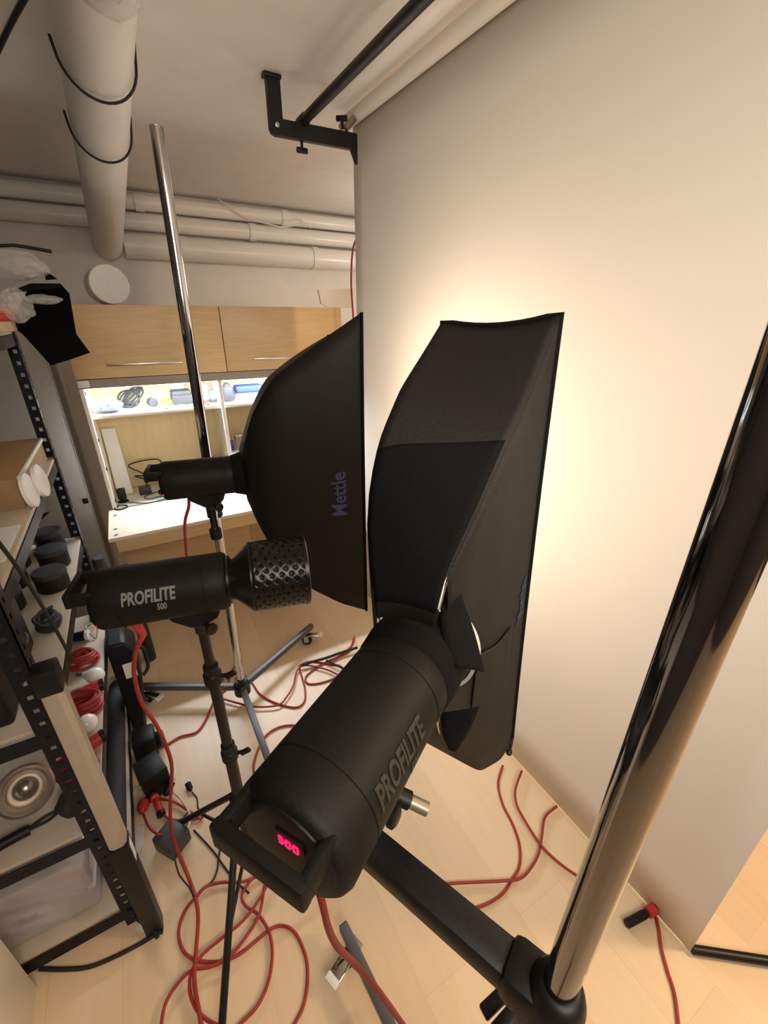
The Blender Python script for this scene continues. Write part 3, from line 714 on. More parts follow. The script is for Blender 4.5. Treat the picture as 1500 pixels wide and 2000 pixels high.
# sliding clamp of the far stand carrying the far flash
t, rear, front, ax, lat, c = FB
bm = B(); lathe(bm, (.197, 1.735, 1.045), (0, 0, 1), [(0, .021), (0, .030), (.05, .031), (.056, .034), (.13, .031), (.135, .02)], 28); obj('sliding_clamp', bm, 'black_plastic', S2)
sp = V((c.x, c.y, 0))
bm = B(); cyl(bm, (.197, 1.715, 1.115), (sp.x, sp.y+.0, 1.115), .0135, 20); ar = obj('side_arm', bm, 'chrome', S2)
bm = B(); lathe(bm, (sp.x, sp.y, 1.045), (0, 0, 1), [(0, .016), (.004, .021), (.04, .021), (.045, .015), (.05, .0125), (.13, .0125)], 24); obj('arm_end', bm, 'black_plastic', ar)
bm = B(); cyl(bm, (sp.x, sp.y, 1.08), (sp.x, sp.y, 1.175), .0105, 16); obj('spigot', bm, 'chrome', ar)
bm = B(); lathe(bm, (.191, 1.735, .70), (0, 0, 1), [(0, .020), (0, .026), (.035, .026), (.036, .02)], 24); obox(bm, (.228, 1.715, .717), (1, -.5, 0), (.03, .012, .012), .003); obj('stop_collar', bm, 'black_plastic', S2)

# black tripod stand under the lettered flash
t, rear, front, ax, lat, c = FC
px, py = c.x, c.y
TS = thing('tripod_stand', (px, py, 0), 'slim black tripod stand under the lettered flash head', 'light stand')
bm = B(); cyl(bm, (px, py, .86), (px, py, c.z-.072), .0125, 24); obj('upper_tube', bm, 'black_metal', TS)
bm = B(); cyl(bm, (px, py, .56), (px, py, .93), .0150, 24); obj('middle_tube', bm, 'black_metal', TS)
bm = B(); cyl(bm, (px, py, .16), (px, py, .62), .0175, 24); obj('lower_tube', bm, 'black_metal', TS)
for z in (.885, .575):
    bm = B(); lathe(bm, (px, py, z), (0, 0, 1), [(0, .019), (.004, .024), (.034, .024), (.038, .020), (.062, .020), (.065, .016)], 24)
    k = obj('collar', bm, 'black_plastic', TS)
    bm = B(); kd = V((.86, -.35, .05)).normalized(); p = V((px, py, z+.02)); cyl(bm, p, p+kd*.034, .006, 10); obox(bm, p+kd*.046, kd+V((0, 0, .5)), (.034, .010, .018), .004); obj('lock_knob', bm, 'black_plastic', k)
HZ = .36
bm = B(); lathe(bm, (px, py, HZ), (0, 0, 1), [(0, .020), (.003, .03), (.035, .03), (.04, .021), (.06, .02)], 24); obj('leg_hub', bm, 'black_plastic', TS)
bm = B(); lathe(bm, (px, py, .15), (0, 0, 1), [(0, .019), (.003, .026), (.028, .026), (.03, .019)], 24); obj('brace_hub', bm, 'black_plastic', TS)
for (lx, ly) in ((-.158, .585), (-.188, 1.262), (.37, 1.02)):
    d = V((lx-px, ly-py, 0)).normalized(); s = V((px, py, HZ+.018))+d*.03; e = V((lx, ly, .012))
    bm = B(); tube(bm, [s, e], .0105, 16); lg = obj('leg', bm, 'black_metal', TS)
    bm = B(); dirn = (e-s).normalized(); cyl(bm, e-dirn*.05, e+dirn*.004, .013, 14); obj('foot', bm, 'black_rubber', lg)
    bm = B(); tube(bm, [V((px, py, .165))+d*.025, s.lerp(e, .55)], .006, 10); obj('brace', bm, 'black_metal', TS)

# ------------------------------------------------------------------ steel shelving rack
RX1, RX0, RYF, RYB = -.322, -.80, 1.02, 2.16
rack = thing('shelving_rack', ((RX0+RX1)/2, (RYF+RYB)/2, 0), 'dark slotted-angle shelving rack crammed with photo gear', 'rack')
def angle_post(x, y, sx, sy, h):
    bm = B(); w = .042; th = .003; pitch = .042; hh = .0135; hw = .012
    def flange(fx):
        z = 0
        def seg(a0, a1, z0, z1):
            if fx: box(bm, (min(x, x+sx*a0, x+sx*a1) if a0 == 0 else min(x+sx*a0, x+sx*a1), min(y, y+sy*th), z0), (max(x+sx*a0, x+sx*a1), max(y, y+sy*th), z1))
            else: box(bm, (min(x, x+sx*th), min(y+sy*a0, y+sy*a1), z0), (max(x, x+sx*th), max(y+sy*a0, y+sy*a1), z1))
        while z < h-.001:
            z1 = min(z+pitch, h)
            zt = min(z+pitch-hh, h)
            seg(0, w, z, zt)
            if zt < z1:
                seg(0, w/2-hw/2, zt, z1); seg(w/2+hw/2, w, zt, z1)
            z = z1
    flange(True); flange(False)
    return obj('post', bm, 'rack_blue', rack)
for (x, sx) in ((RX1, -1), (RX0, 1)):
    for (y, sy) in ((RYF, 1), (RYB, -1)): angle_post(x, y, sx, sy, 1.745)
LEV = (.075, .475, .885, 1.255, 1.735)
for z in LEV:
    th = .003
    for y, s in ((RYF+.004, 1), (RYB-.004, -1)):
        bm = B(); box(bm, (RX0+.004, min(y, y+s*th), z-.045), (RX1-.004, max(y, y+s*th), z-.002)); obj('cross_beam', bm, 'rack_blue', rack)
    for x, s in ((RX0+.004, 1), (RX1-.004, -1)):
        bm = B(); box(bm, (min(x, x+s*th), RYF+.008, z-.04), (max(x, x+s*th), RYB-.008, z-.002)); obj('side_beam', bm, 'rack_blue', rack)
    if z < 1.7:
        bm = B(); box(bm, (RX0+.006, RYF+.012, z), (RX1-.006, RYB-.012, z+.014), .001); obj('shelf', bm, 'shelf_board', rack)
    else:
        bm = B(); box(bm, (RX0+.006, RYF+.55, z), (RX1-.006, RYB-.012, z+.012), .001); obj('shelf', bm, 'shelf_board', rack)

# aluminium bar case standing at the rack's near corner
ab = thing('aluminium_profile', (-.278, 1.0, 0), 'beige ribbed metal bar with black ends upright at the rack corner', 'bar')
ax0, ay0 = -.286, .975
bm = B(); prism(bm, [(ax0-.021, ay0-.018, .47), (ax0-.010, ay0-.024, .47), (ax0+.012, ay0-.024, .47), (ax0+.021, ay0-.014, .47), (ax0+.021, ay0+.018, .47), (ax0-.021, ay0+.018, .47)], (0, 0, 1), .575); obj('bar_body', bm, 'aluminium', ab, .002)
bm = B(); box(bm, (ax0-.024, ay0-.027, .002), (ax0+.024, ay0+.021, .47), .004); b1 = obj('end_sleeve', bm, 'black_plastic', ab)
bm = B(); box(bm, (ax0-.024, ay0-.027, 1.045), (ax0+.024, ay0+.021, 1.11), .004); obj('end_sleeve', bm, 'black_plastic', ab)
bm = B(); box(bm, (ax0+.0242, ay0-.018, .38), (ax0+.0252, ay0+.006, .46)); obj('sticker', bm, 'paper_white', b1)

# --- rack contents
ZT = 1.749
# black flags hanging off the far top corner
fl = thing('barn_door_flag', (-.15, 1.98, ZT), 'large black folded lighting flag jutting off the rack top', 'flag')
bm = B(); P = lambda u, v, y=1.98: at(u, v, y=y)
prism(bm, [P(20, 638), P(60, 560, 2.0), P(118, 556, 2.0), P(136, 575), P(150, 655), P(177, 691), P(140, 704), P(101, 716), P(45, 655)], (-.35, 1, 0), .004); obj('black_panel', bm, 'matte_black', fl)
bm = B(); prism(bm, [P(60, 556, 1.97), P(118, 556, 1.97), P(120, 562, 1.80), P(20, 572, 1.75)], (0, 0, -1), .004); obj('side_panel', bm, 'matte_black', fl)
bm = B(); prism(bm, [P(84, 528, 1.9), P(112, 547, 1.9), P(90, 549, 1.9)], (0, 1, 0), .02); single('black_wedge', bm, 'matte_black', 'small black wedge poking out beside the upper plastic bag', 'flag')
bm = B(); tube(bm, [V((-.60, 2.02, 1.752)), V((-.60, 2.02, 1.998)), at(-30, 484, y=2.02), at(28, 482, y=2.02)], .005, 10); tube(bm, [at(28, 482, y=2.02), at(50, 485, y=2.02), at(101, 494, y=2.02)], .0055, 10)
single('black_rod', bm, 'black_metal', 'thin black rod sticking out above the plastic bags', 'rod')
bm = B(); blob(bm, at(30, 520, y=1.82), (.075, .07, .040), .22, 1.5, 3, 5); single('plastic_bag', bm, 'plastic_film', 'crumpled clear plastic bag, upper one on the rack top', 'plastic bag', 'clear plastic bags on the rack top')
bm = B(); blob(bm, at(32, 600, y=1.72), (.038, .05, .045), .25, 1.6, 9, 5); blob(bm, at(84, 588, y=1.69), (.046, .03, .013), .2, 1.5, 11, 4)
single('plastic_bag', bm, 'plastic_film', 'crumpled pinkish plastic bag hanging over the rack top beam', 'plastic bag', 'clear plastic bags on the rack top')
bm = B(); box(bm, (-.60, 1.86, ZT), (-.285, 1.955, ZT+.030), .003); single('cream_package', bm, 'cream_cable', 'cream flat packet at the bottom of the small stack on the rack top', 'package', 'flat packets on the rack top')
bm = B(); box(bm, (-.58, 1.865, ZT+.0305), (-.275, 1.95, ZT+.052), .003); single('red_package', bm, 'red_card', 'red flat packet in the middle of the small stack on the rack top', 'package', 'flat packets on the rack top')
bm = B(); box(bm, (-.58, 1.87, ZT+.0525), (-.268, 1.945, ZT+.070), .003); single('orange_package', bm, 'orange_foil', 'orange flat packet on top of the small stack on the rack top', 'package', 'flat packets on the rack top')

cb = thing('cardboard_box', (-.5, 1.85, 1.27), 'flat brown cardboard box on the shelf under the rack top', 'box')
bm = B(); box(bm, (-.77, 1.56, 1.2695), (-.345, 2.10, 1.36), .002); obj('carton', bm, 'cardboard', cb)
bm = B(); box(bm, (-.3449, 1.57, 1.348), (-.338, 2.09, 1.361), .001); obj('tape_edge', bm, 'paper_white', cb)
for i, (y, x) in enumerate(((1.555, -.318), (1.64, -.300))):
    bm = B(); lathe(bm, (x-.012, y, 1.322), (.975, -.06, .10), [(0, .048), (.002, .052), (.012, .052), (.016, .046)], 32)
    single('plastic_disc', bm, 'white_plastic', ('round white lid beside the cardboard box, nearer one', 'round white lid beside the cardboard box, farther one')[i], 'disc', 'white lids by the cardboard box')
bm = B(); box(bm, (-.60, 1.2, 1.2695), (-.34, 1.42, 1.272)); single('paper_sheet_stack', bm, 'paper_white', 'white sheet lying on the shelf in front of the cardboard box', 'paper')
# black cans
cans = [(-.385, 1.72, .075, 'nearest the shelf edge'), (-.505, 1.64, .08, 'left of the can nearest the edge'), (-.395, 1.90, .08, 'second along the shelf edge'),
        (-.515, 1.80, .075, 'in the middle of the cluster'), (-.53, 1.96, .085, 'behind the middle can'), (-.42, 2.06, .09, 'farthest along by the rear post')]
for i, (x, y, h, w) in enumerate(cans):
    c_ = thing('lens_case', (x, y, .8995), 'round black lens case on the third shelf, ' + w, 'lens case', 'black lens cases on the third shelf')
    bm = B(); lathe(bm, (x, y, .8995), (0, 0, 1), [(0, .047), (.004, .05), (h-.02, .05)], 32); obj('can_body', bm, 'black_plastic', c_)
    bm = B(); lathe(bm, (x, y, .8995+h-.02), (0, 0, 1), [(0, .052), (.014, .052), (.018, .049), (.0185, .045)], 32); obj('lid', bm, 'bag_grey', c_)
cl = thing('spring_clamp', (-.46, 2.09, .8995), 'black spring clamp standing behind the lens cases', 'clamp')
bm = B(); prism(bm, [(-.53, 2.115, .99), (-.47, 2.115, 1.03), (-.40, 2.115, 1.045), (-.43, 2.115, 1.02), (-.50, 2.115, .9995)], (0, 1, 0), .012)
prism(bm, [(-.475, 2.115, .8995), (-.45, 2.115, .8995), (-.44, 2.115, .97), (-.475, 2.115, 1.01), (-.49, 2.115, 1.0)], (0, 1, 0), .012); obj('jaw', bm, 'black_plastic', cl)
bm = B(); tube(bm, spline([at(-20, 1040, x=-.315), at(0, 1062, x=-.313), at(60, 1145, x=-.312), at(125, 1255, x=-.310), at(140, 1290, x=-.310)], 6), .0045, 8)
single('draped_cord', bm, 'black_rubber', 'black cord slung diagonally across the side of the rack', 'cable')

# second shelf: red leads, bulbs, silver bowl
z2 = .4895
def coil(c, R, n, r, m, label, sq=.7, seed=0):
    bm = B(); rnd = random.Random(seed)
    for i in range(n):
        a = rnd.random()*6; rr = R*(.75+.3*rnd.random())
        tube(bm, [V(c)+V((math.cos(t)*rr, math.sin(t)*rr*sq, r+i*r*1.2 + .006*math.sin(2*t+a)+.006)) for t in [2*PI*k/24 for k in range(24)]], r, 7, closed=True)
    return single('cable_coil', bm, m, label, 'cable', 'red cable coils on the rack')
coil((-.40, 1.78, z2), .058, 7, .0055, 'red_cable', 'coil of red cable on the second shelf, farthest from the camera', seed=1)
coil((-.385, 1.50, z2), .058, 8, .006, 'red_cable', 'coil of red cable on the second shelf, middle one', seed=2)
coil((-.38, 1.22, z2), .052, 9, .006, 'red_cable', 'coil of red cable on the second shelf, nearest the camera', seed=3)
def bulb(p, ax, label, m='lamp_bulb_white'):
    b = thing('light_bulb', p, label, 'light bulb', 'light bulbs on the rack')
    bm = B(); lathe(bm, p, ax, [(0, .013), (.01, .016), (.03, .028), (.048, .032), (.064, .027), (.075, .014), (.078, .001)], 24); obj('glass_bulb', bm, m, b)
    bm = B(); lathe(bm, V(p)-V(ax).normalized()*.028, ax, [(0, .006), (.004, .012), (.028, .0125)], 16); obj('screw_base', bm, 'steel', b)
bulb((-.385, 1.665, z2+.034), (.85, -.5, .0), 'white light bulb lying between the red cable coils')
bulb((-.40, 1.375, z2+.034), (.8, .6, .0), 'white light bulb lying nearer, in front of the middle red coil')
for i, (x, y) in enumerate(((-.43, 1.955), (-.37, 1.585), (-.36, 1.315))):
    s_ = thing('lamp_socket', (x, y, z2), ('black lamp socket at the far end of the second shelf', 'black and red lamp socket between the red coils', 'black and red lamp socket nearest the rack front')[i], 'socket', 'lamp sockets among the red cables')
    a_ = V((1, .3*i-.2, 0)).normalized()
    bm = B(); lathe(bm, V((x, y, z2+.0235)), a_, [(-.025, .014), (.0, .02), (.035, .021), (.038, .017)], 20); obj('socket_body', bm, ('black_plastic', 'red_plastic', 'red_plastic')[i], s_)
    bm = B(); lathe(bm, V((x, y, z2+.0235))+a_*.038, a_, [(0, .0225), (.012, .0225), (.013, .016)], 20); obj('socket_ring', bm, 'black_plastic' if i else 'white_plastic', s_)
bm = B(); tube(bm, spline([(-.42, 1.97, z2+.006), (-.38, 2.03, z2+.02), (-.35, 1.99, z2+.03), (-.36, 1.93, z2+.006), (-.39, 1.99, z2+.04), (-.345, 2.05, z2+.008)], 7), .003, 8)
single('thin_wire', bm, 'brass_grey', 'thin dark wire looped at the far end of the second shelf', 'cable')
bw = thing('reflector_bowl', (-.50, 1.24, z2), 'shiny silver reflector bowl on the second shelf', 'reflector')
bm = B(); lathe(bm, (-.50, 1.20, z2+.062), (.25, -.75, .65), [(-.062, .004), (-.058, .022), (-.048, .036), (-.02, .056), (.02, .066), (.022, .069), (.020, .063), (-.02, .052), (-.045, .034), (-.053, .020), (-.056, .003)], 36, True, True); obj('bowl', bm, 'dark_bowl', bw)
bm = B(); blob(bm, (-.385, 1.11, z2+.042), (.040, .04, .038), .12, 2, 5); single('black_pouch', bm, 'black_rubber', 'small black lump beside the silver bowl on the second shelf', 'pouch')
hm = thing('cable_strap', (-.58, 1.08, z2), 'black cable strap with long handle at the front of the second shelf', 'strap')
bm = B(); tube(bm, spline([(-.66, 1.07, z2+.02), (-.60, 1.075, z2+.022), (-.54, 1.09, z2+.022), (-.49, 1.10, z2+.018)], 6), .014, 10, radii=None); obj('grip', bm, 'black_plastic', hm)
bm = B(); tube(bm, spline([(-.49, 1.10, z2+.018), (-.45, 1.11, z2+.01), (-.43, 1.13, z2+.006), (-.46, 1.13, z2+.006), (-.49, 1.11, z2+.014)], 6), .004, 8); obj('loop', bm, 'black_rubber', hm)
bm = B(); blob(bm, (-.66, 1.20, z2+.058), (.05, .05, .048), .2, 2.5, 21); single('black_bag', bm, 'bag_grey', 'soft black bag at the left end of the second shelf', 'bag')
# black case behind, on third shelf front
cs = thing('gear_case', (-.6, 1.12, .8995), 'black gear case at the near end of the third shelf', 'case')
bm = B(); box(bm, (-.70, 1.07, .8995), (-.405, 1.40, 1.09), .012, seg=3); obj('case_body', bm, 'black_plastic', cs)
bm = B(); tube(bm, spline([(-.403, 1.16, 1.0), (-.385, 1.18, 1.0), (-.385, 1.28, 1.0), (-.403, 1.30, 1.0)], 6), .008, 10); obj('handle', bm, 'black_rubber', cs)
bm = B()
for i in range(4): tube(bm, [V((-.375, 1.47, .912+.009*i)) + V((math.cos(t)*(.030-.003*i), math.sin(t)*(.05-.004*i), .004*math.sin(2*t+i))) for t in [2*PI*k/22 for k in range(22)]], .0055, 8, closed=True)
tube(bm, spline([(-.36, 1.50, .95), (-.40, 1.44, .955), (-.37, 1.41, .94), (-.345, 1.46, .93), (-.38, 1.50, .948)], 6), .005, 8)
single('strap_coil', bm, 'black_rubber', 'small coil of black strap beside the gear case on the third shelf', 'strap')
# wrapped pack on bottom shelf
bm = B()
vs = box(bm, (-.755, 1.07, .093), (-.412, 1.60, .33), .014, seg=2)
bmesh.ops.subdivide_edges(bm, edges=[e for e in bm.edges if e.calc_length() > .05], cuts=14, use_grid_fill=True)
for v in bm.verts:
    n_ = noise.noise(V((v.co.x*13+v.co.z*16, v.co.y*5, v.co.z*9-v.co.x*6)))*.026 + noise.noise(V((v.co.x*34+v.co.z*40, v.co.y*8, v.co.z*20)))*.010
    k_ = min(1, (v.co.z-.093)/.05)
    v.co += V((n_*.25, -.5*n_ if v.co.y < 1.3 else 0, n_*.9))*k_
for f in bm.faces: f.smooth = True
single('wrapped_pack', bm, 'plastic_pack', 'bulky pack wrapped in crinkled grey plastic on the bottom shelf', 'package')
bm = B(); lathe(bm, (-.370, 1.12, .0895+.036), (.010, 1, 0), [(0, .02), (.02, .031), (.10, .0345), (.84, .0345), (.90, .03), (.93, .015)], 24)
single('stand_bag', bm, 'bag_grey', 'long black bag lying along the edge of the bottom shelf', 'stand bag')
# white cabinet in the near left corner
wc = thing('white_cabinet', (-.85, .4, 0), 'white cabinet side in the near lower left corner', 'cabinet')
bm = B(); box(bm, (-1.13, .5, .002), (-.598, .995, .80), .004); obj('body', bm, 'white_laminate', wc)
bm = B(); box(bm, (-1.135, .495, .80), (-.592, 1.0, .82), .003); obj('top', bm, 'white_laminate', wc)

# things on the floor by the rack
kc = thing('black_case', (-.27, 1.89, 0), 'upright black equipment bag with white label beside the rack', 'bag')
bm = B(); prism(bm, [(-.317, 1.80, .003), (-.262, 1.80, .003), (-.222, 1.80, .30), (-.215, 1.80, .47), (-.25, 1.80, .52), (-.317, 1.80, .52)], (0, 1, 0), .14); obj('bag_body', bm, 'black_plastic', kc, .012)
bm = B(); box(bm, (-.278, 1.7965, .33), (-.232, 1.7995, .41)); obj('label_patch', bm, 'paper_white', kc)
bm = B(); tube(bm, spline([(-.222, 1.86, .27), (-.195, 1.87, .30), (-.190, 1.87, .40), (-.215, 1.86, .44)], 6), .008, 10); obj('handle', bm, 'black_rubber', kc)
for i, (x, y, h) in enumerate(((-.31, 2.30, .70), (-.215, 2.30, .62))):
    bm = B(); lathe(bm, (x, y, .002), (0, 0, 1), [(0, .026), (.006, .03), (h-.01, .03), (h, .024)], 20)
    single('rolled_stand_bag', bm, 'bag_grey', ('tall black roll standing beside the locker, left one', 'tall black roll standing beside the cabinet, right one')[i], 'stand bag', 'black rolls between rack and cabinet')
mg = thing('floor_lamp', (-.27, 2.0, 0), 'black lamp head lying on the floor by the rack foot', 'lamp')
bm = B(); obox(bm, (-.266, 1.66, .062), (1, 0, 0), (.09, .10, .12), .012); obj('lamp_body', bm, 'black_plastic', mg)
bm = B(); lathe(bm, (-.220, 1.655, .062), (1, -.15, .1), [(0, .034), (.022, .038), (.026, .028)], 28); obj('lens_ring', bm, 'black_metal', mg)
bx = thing('power_pack', (-.25, 1.47, 0), 'black open box with red plugs on the floor against the rack', 'box')
bm = B(); obox(bm, (-.247, 1.475, .066), (.95, .3, 0), (.095, .115, .128), .005); obj('case', bm, 'black_plastic', bx)
bm = B(); lathe(bm, (-.288, 1.404, .03), (-.3, -1, .15), [(0, .018), (.008, .021), (.03, .020), (.034, .012), (.05, .009)], 18); obj('red_plug', bm, 'red_plastic', bx)
bm = B(); lathe(bm, (-.255, 1.407, .034), (.3, -1, .35), [(0, .015), (.02, .017), (.026, .008), (.04, .007)], 18); obj('red_plug', bm, 'red_plastic', bx)
ad_ = thing('power_adapter', (-.2, 1.2, 0), 'dark grey square power adapter on the floor among the cables', 'power adapter')
bm = B(); obox(bm, (-.207, 1.20, .037), (.80, .60, 0), (.085, .095, .07), .006); obj('housing', bm, 'adapter_grey', ad_)
bm = B(); cs_ = thing('clear_sleeve', (-.26, 1.2, 0), 'clear plastic sleeve lying by the rack foot', 'sleeve')
prism(bm, [at(258, 1625, z=.012), at(285, 1612, z=.012), at(283, 1655, z=.012), at(268, 1675, z=.012)], (0, 0, 1), .002); obj('film', bm, 'plastic_film', cs_)

# ------------------------------------------------------------------ cables on the floor
def cable(pix, r, m, label, group='red cables on the floor', z=None, name='red_cable', n=7):
    pts = []
    for p in pix:
        if len(p) == 2: pts.append(at(p[0], p[1], z=z if z is not None else r+.001))
        else: pts.append(V(p[2]) if p[0] is None else at(p[0], p[1], **p[2]))
    bm = B(); tube(bm, spline(pts, n), r, 10)
    return single(name, bm, m, label, 'cable', group)
R1 = .0048
cable([(985, 1495), (976, 1530), (985, 1570), (1005, 1610), (1018, 1650), (1018, 1690), (1005, 1715), (985, 1745), (950, 1767), (905, 1778), (858, 1773), (820, 1755), (790, 1720), (768, 1680), (742, 1640), (700, 1590)], R1, 'red_cable', 'red cable forming a wide U under the boom arm')
cable([(1022, 1505), (1010, 1540), (1012, 1570), (1030, 1605), (1060, 1650), (1090, 1680), (1128, 1708), (1180, 1735)], R1, 'red_cable', 'red cable curving from below the strip softbox toward the chrome column', z=.0265)
cable([(1091, 1574), (1068, 1595), (1062, 1630), (1056, 1665), (1040, 1695), (1020, 1715), (985, 1720), (905, 1724), (860, 1727)], R1, 'red_cable', 'red cable coming out from under the backdrop edge', z=.016)
cable([(1286, 1790), (1291, 1815), (1296, 1850), (1308, 1895), (1322, 1940), (1330, 2000), (1336, 2060)], R1, 'red_cable', 'red cable with black plug in the lower right corner')
cable([(235, 1440), (265, 1447), (295, 1455), (310, 1463), (330, 1455), (355, 1440), (385, 1432), (400, 1415), (410, 1395), (424, 1365), (445, 1345), (452, 1320), (462, 1300)], R1*1.1, 'red_cable', 'red cable running from the rack foot to the far stand base')
cable([(478, 1318), (495, 1335), (512, 1358), (545, 1375), (580, 1382), (597, 1370), (598, 1345), (590, 1315), (588, 1300), (610, 1292), (640, 1297), (665, 1300), (672, 1310), (655, 1325), (625, 1335), (603, 1335), (600, 1322), (620, 1305), (650, 1288), (680, 1275), (690, 1258), (692, 1248)], R1, 'red_cable', 'tangled red cable beside the base of the far chrome stand')
cable([(430, 1363), (460, 1372), (500, 1381), (545, 1378), (562, 1362), (575, 1340), (583, 1310), (600, 1300), (640, 1308), (670, 1322), (690, 1330)], R1, 'red_cable', 'red cable crossing the front leg of the far stand', z=.0165)
cable([(600, 1425), (575, 1417), (545, 1422), (520, 1440), (505, 1470), (498, 1500), (505, 1520), (530, 1540)], R1, 'red_cable', 'red cable loop peeking out left of the foreground flash barrel')
cable([(388, 1751), (365, 1781), (353, 1820), (361, 1856), (382, 1874), (406, 1879), (442, 1877), (475, 1862), (508, 1835), (538, 1812), (562, 1810), (583, 1826), (601, 1868), (605, 1910), (598, 1961), (580, 2000), (560, 2040)], R1, 'red_cable', 'long red cable looping widest around the tripod leg')
cable([(388, 1753), (400, 1738), (415, 1729), (439, 1724), (468, 1724), (500, 1715), (535, 1690), (560, 1650)], R1, 'red_cable', 'short red cable arc just above the big floor loops', z=.013)
cable([(535, 1660), (510, 1700), (486, 1730), (476, 1752), (484, 1770), (508, 1787), (529, 1820), (536, 1862), (529, 1916), (508, 1964), (475, 2000), (450, 2030)], R1, 'red_cable', 'red cable arc inside the widest loop, right of the tripod leg', z=.0135)
cable([(520, 1730), (511, 1784), (487, 1826), (454, 1868), (418, 1888), (379, 1896), (349, 1925), (328, 1961), (320, 2000), (316, 2040)], R1, 'red_cable', 'red cable sweeping to the bottom edge near the white cabinet', z=.0205)
cable([(540, 1700), (520, 1740), (498, 1775), (472, 1805), (442, 1829), (400, 1865), (378, 1900), (376, 1940), (391, 1976), (418, 1998), (450, 2010)], R1, 'red_cable', 'red cable loop closest to the bottom left of the tripod leg', z=.0285)
# cable dropping from the lettered flash to the floor
fcb = V((-.105, 1.02, 1.128))
cable([(None, None, fcb), (282, 1240, dict(y=1.04)), (268, 1272, dict(y=1.05)), (265, 1320, dict(y=1.08)), (280, 1375, dict(y=1.11)), (305, 1412, dict(y=1.13)), (325, 1452, dict(y=1.15)), (338, 1492, dict(y=1.16)), (338, 1530, dict(y=1.16)), (336, 1572, dict(y=1.16)), (338, 1620, dict(y=1.14)), (350, 1662, dict(y=1.11)), (375, 1722, dict(z=.02)), (388, 1765), (391, 1800), (387, 1860), (384, 1920), (395, 1985), (402, 2030)], .0058, 'red_cable', 'red power cable hanging from the lettered flash to the floor', z=.036, group='red flash power cables')
bm = B(); tube(bm, [fcb+V((0.012, 0, .012)), fcb, at(282, 1240, y=1.04), at(275, 1256, y=1.045)], .01, 12, radii=[.011, .0125, .009, .0065]); single('cable_boot', bm, 'red_plastic', 'orange-red plug boot under the rear of the lettered flash', 'plug')
# near flash power cable
cable([(628, 1745, dict(d=.47)), (636, 1775, dict(d=.475)), (646, 1815, dict(d=.49)), (664, 1850, dict(d=.51)), (692, 1878, dict(d=.54)), (724, 1912, dict(d=.57)), (758, 1956, dict(d=.60)), (790, 2000, dict(d=.64)), (840, 2070, dict(d=.70))], .0042, 'red_cable_dark', 'thick dark red cable hanging from the rear of the foreground flash', group='red flash power cables')
# far flash power cable
fbb = V((.10, 1.545, 1.214))
cable([(None, None, fbb), (370, 992, dict(y=1.56)), (363, 1020, dict(y=1.6)), (364, 1060, dict(y=1.66)), (372, 1120, dict(y=1.76)), (400, 1230, dict(y=1.9)), (425, 1300, dict(y=1.95)), (440, 1330, dict(z=.02))], .0055, 'red_cable', 'red power cable hanging from the far flash head', group='red flash power cables')
cable([(700, 462, dict(y=2.62)), (692, 475, dict(y=2.62)), (687, 505, dict(y=2.62)), (686, 560, dict(y=2.62)), (690, 620, dict(y=2.62)), (694, 700, dict(y=2.62))], .0055, 'red_cable', 'red cable hanging down beside the far edge of the backdrop', group='red hanging cables')
cable([(681, 1180, dict(y=2.3)), (684, 1200, dict(y=2.28)), (690, 1232, dict(y=2.2)), (694, 1246, dict(z=.02)), (688, 1262), (672, 1276), (650, 1290)], R1, 'red_cable', 'orange-red cable dropping below the lettered softbox to the floor', group='red hanging cables', z=.016)
# small leads by the adapter
cable([(300, 1560), (340, 1566), (365, 1580), (395, 1600)], R1, 'red_cable', 'short red lead running right from the plug cluster, upper one', z=.018)
cable([(310, 1580), (335, 1600), (370, 1603), (400, 1597)], R1, 'red_cable', 'short red lead running right from the plug cluster, lower one', z=.009)
cable([(277, 1570), (292, 1612), (312, 1630, dict(z=.084)), (335, 1629, dict(z=.02)), (360, 1622)], R1*.9, 'red_cable', 'red lead passing over the dark grey power adapter')
cable([(262, 1546), (285, 1536), (318, 1537), (350, 1555), (370, 1582), (374, 1605), (366, 1630)], R1, 'cream_cable', 'cream coloured cable arching past the black plug cluster', group='loose leads by the rack', z=.024, name='cream_cable')
cable([(378, 1548), (388, 1560), (390, 1578), (398, 1592), (394, 1604)], .0025, 'black_rubber', 'thin black cord of the small jack plug', group='loose leads by the rack', name='black_cable')
cable([(372, 1584), (358, 1605), (352, 1622), (356, 1634)], .0028, 'black_rubber', 'thin black cord curling right of the power adapter', group='loose leads by the rack', name='black_cable', z=.011)
cable([(382, 1622), (418, 1661), (442, 1694), (466, 1724), (490, 1745)], .0032, 'black_rubber', 'black cord running diagonally behind the tripod leg', group='loose leads by the rack', name='black_cable')
cable([(434, 1650), (430, 1680), (427, 1702), (417, 1724), (394, 1742)], .0032, 'black_rubber', 'black cord curving down beside the tripod leg', group='loose leads by the rack', name='black_cable', z=.010)
cable([(345, 1680), (352, 1705), (360, 1718), (374, 1735), (382, 1752)], .0026, 'black_rubber', 'thin black cord leading from the adapter to the red loops', group='loose leads by the rack', name='black_cable', z=.046)
cable([(82, 1893), (130, 1894), (180, 1889), (232, 1868), (278, 1844), (308, 1826), (322, 1820)], .006, 'black_rubber', 'thick black cable along the floor in front of the rack', group='loose leads by the rack', name='black_cable')
cable([(268, 1792), (290, 1808), (306, 1822), (312, 1832)], .006, 'black_rubber', 'black cable end poking out under the rack corner', group='loose leads by the rack', name='black_cable', z=.019)
cable([(592, 1300), (612, 1293), (640, 1285), (668, 1275), (700, 1265)], .0075, 'black_rubber', 'black cable lying across the red tangle by the far stand', group='loose leads by the far stand', name='black_cable', z=.026)
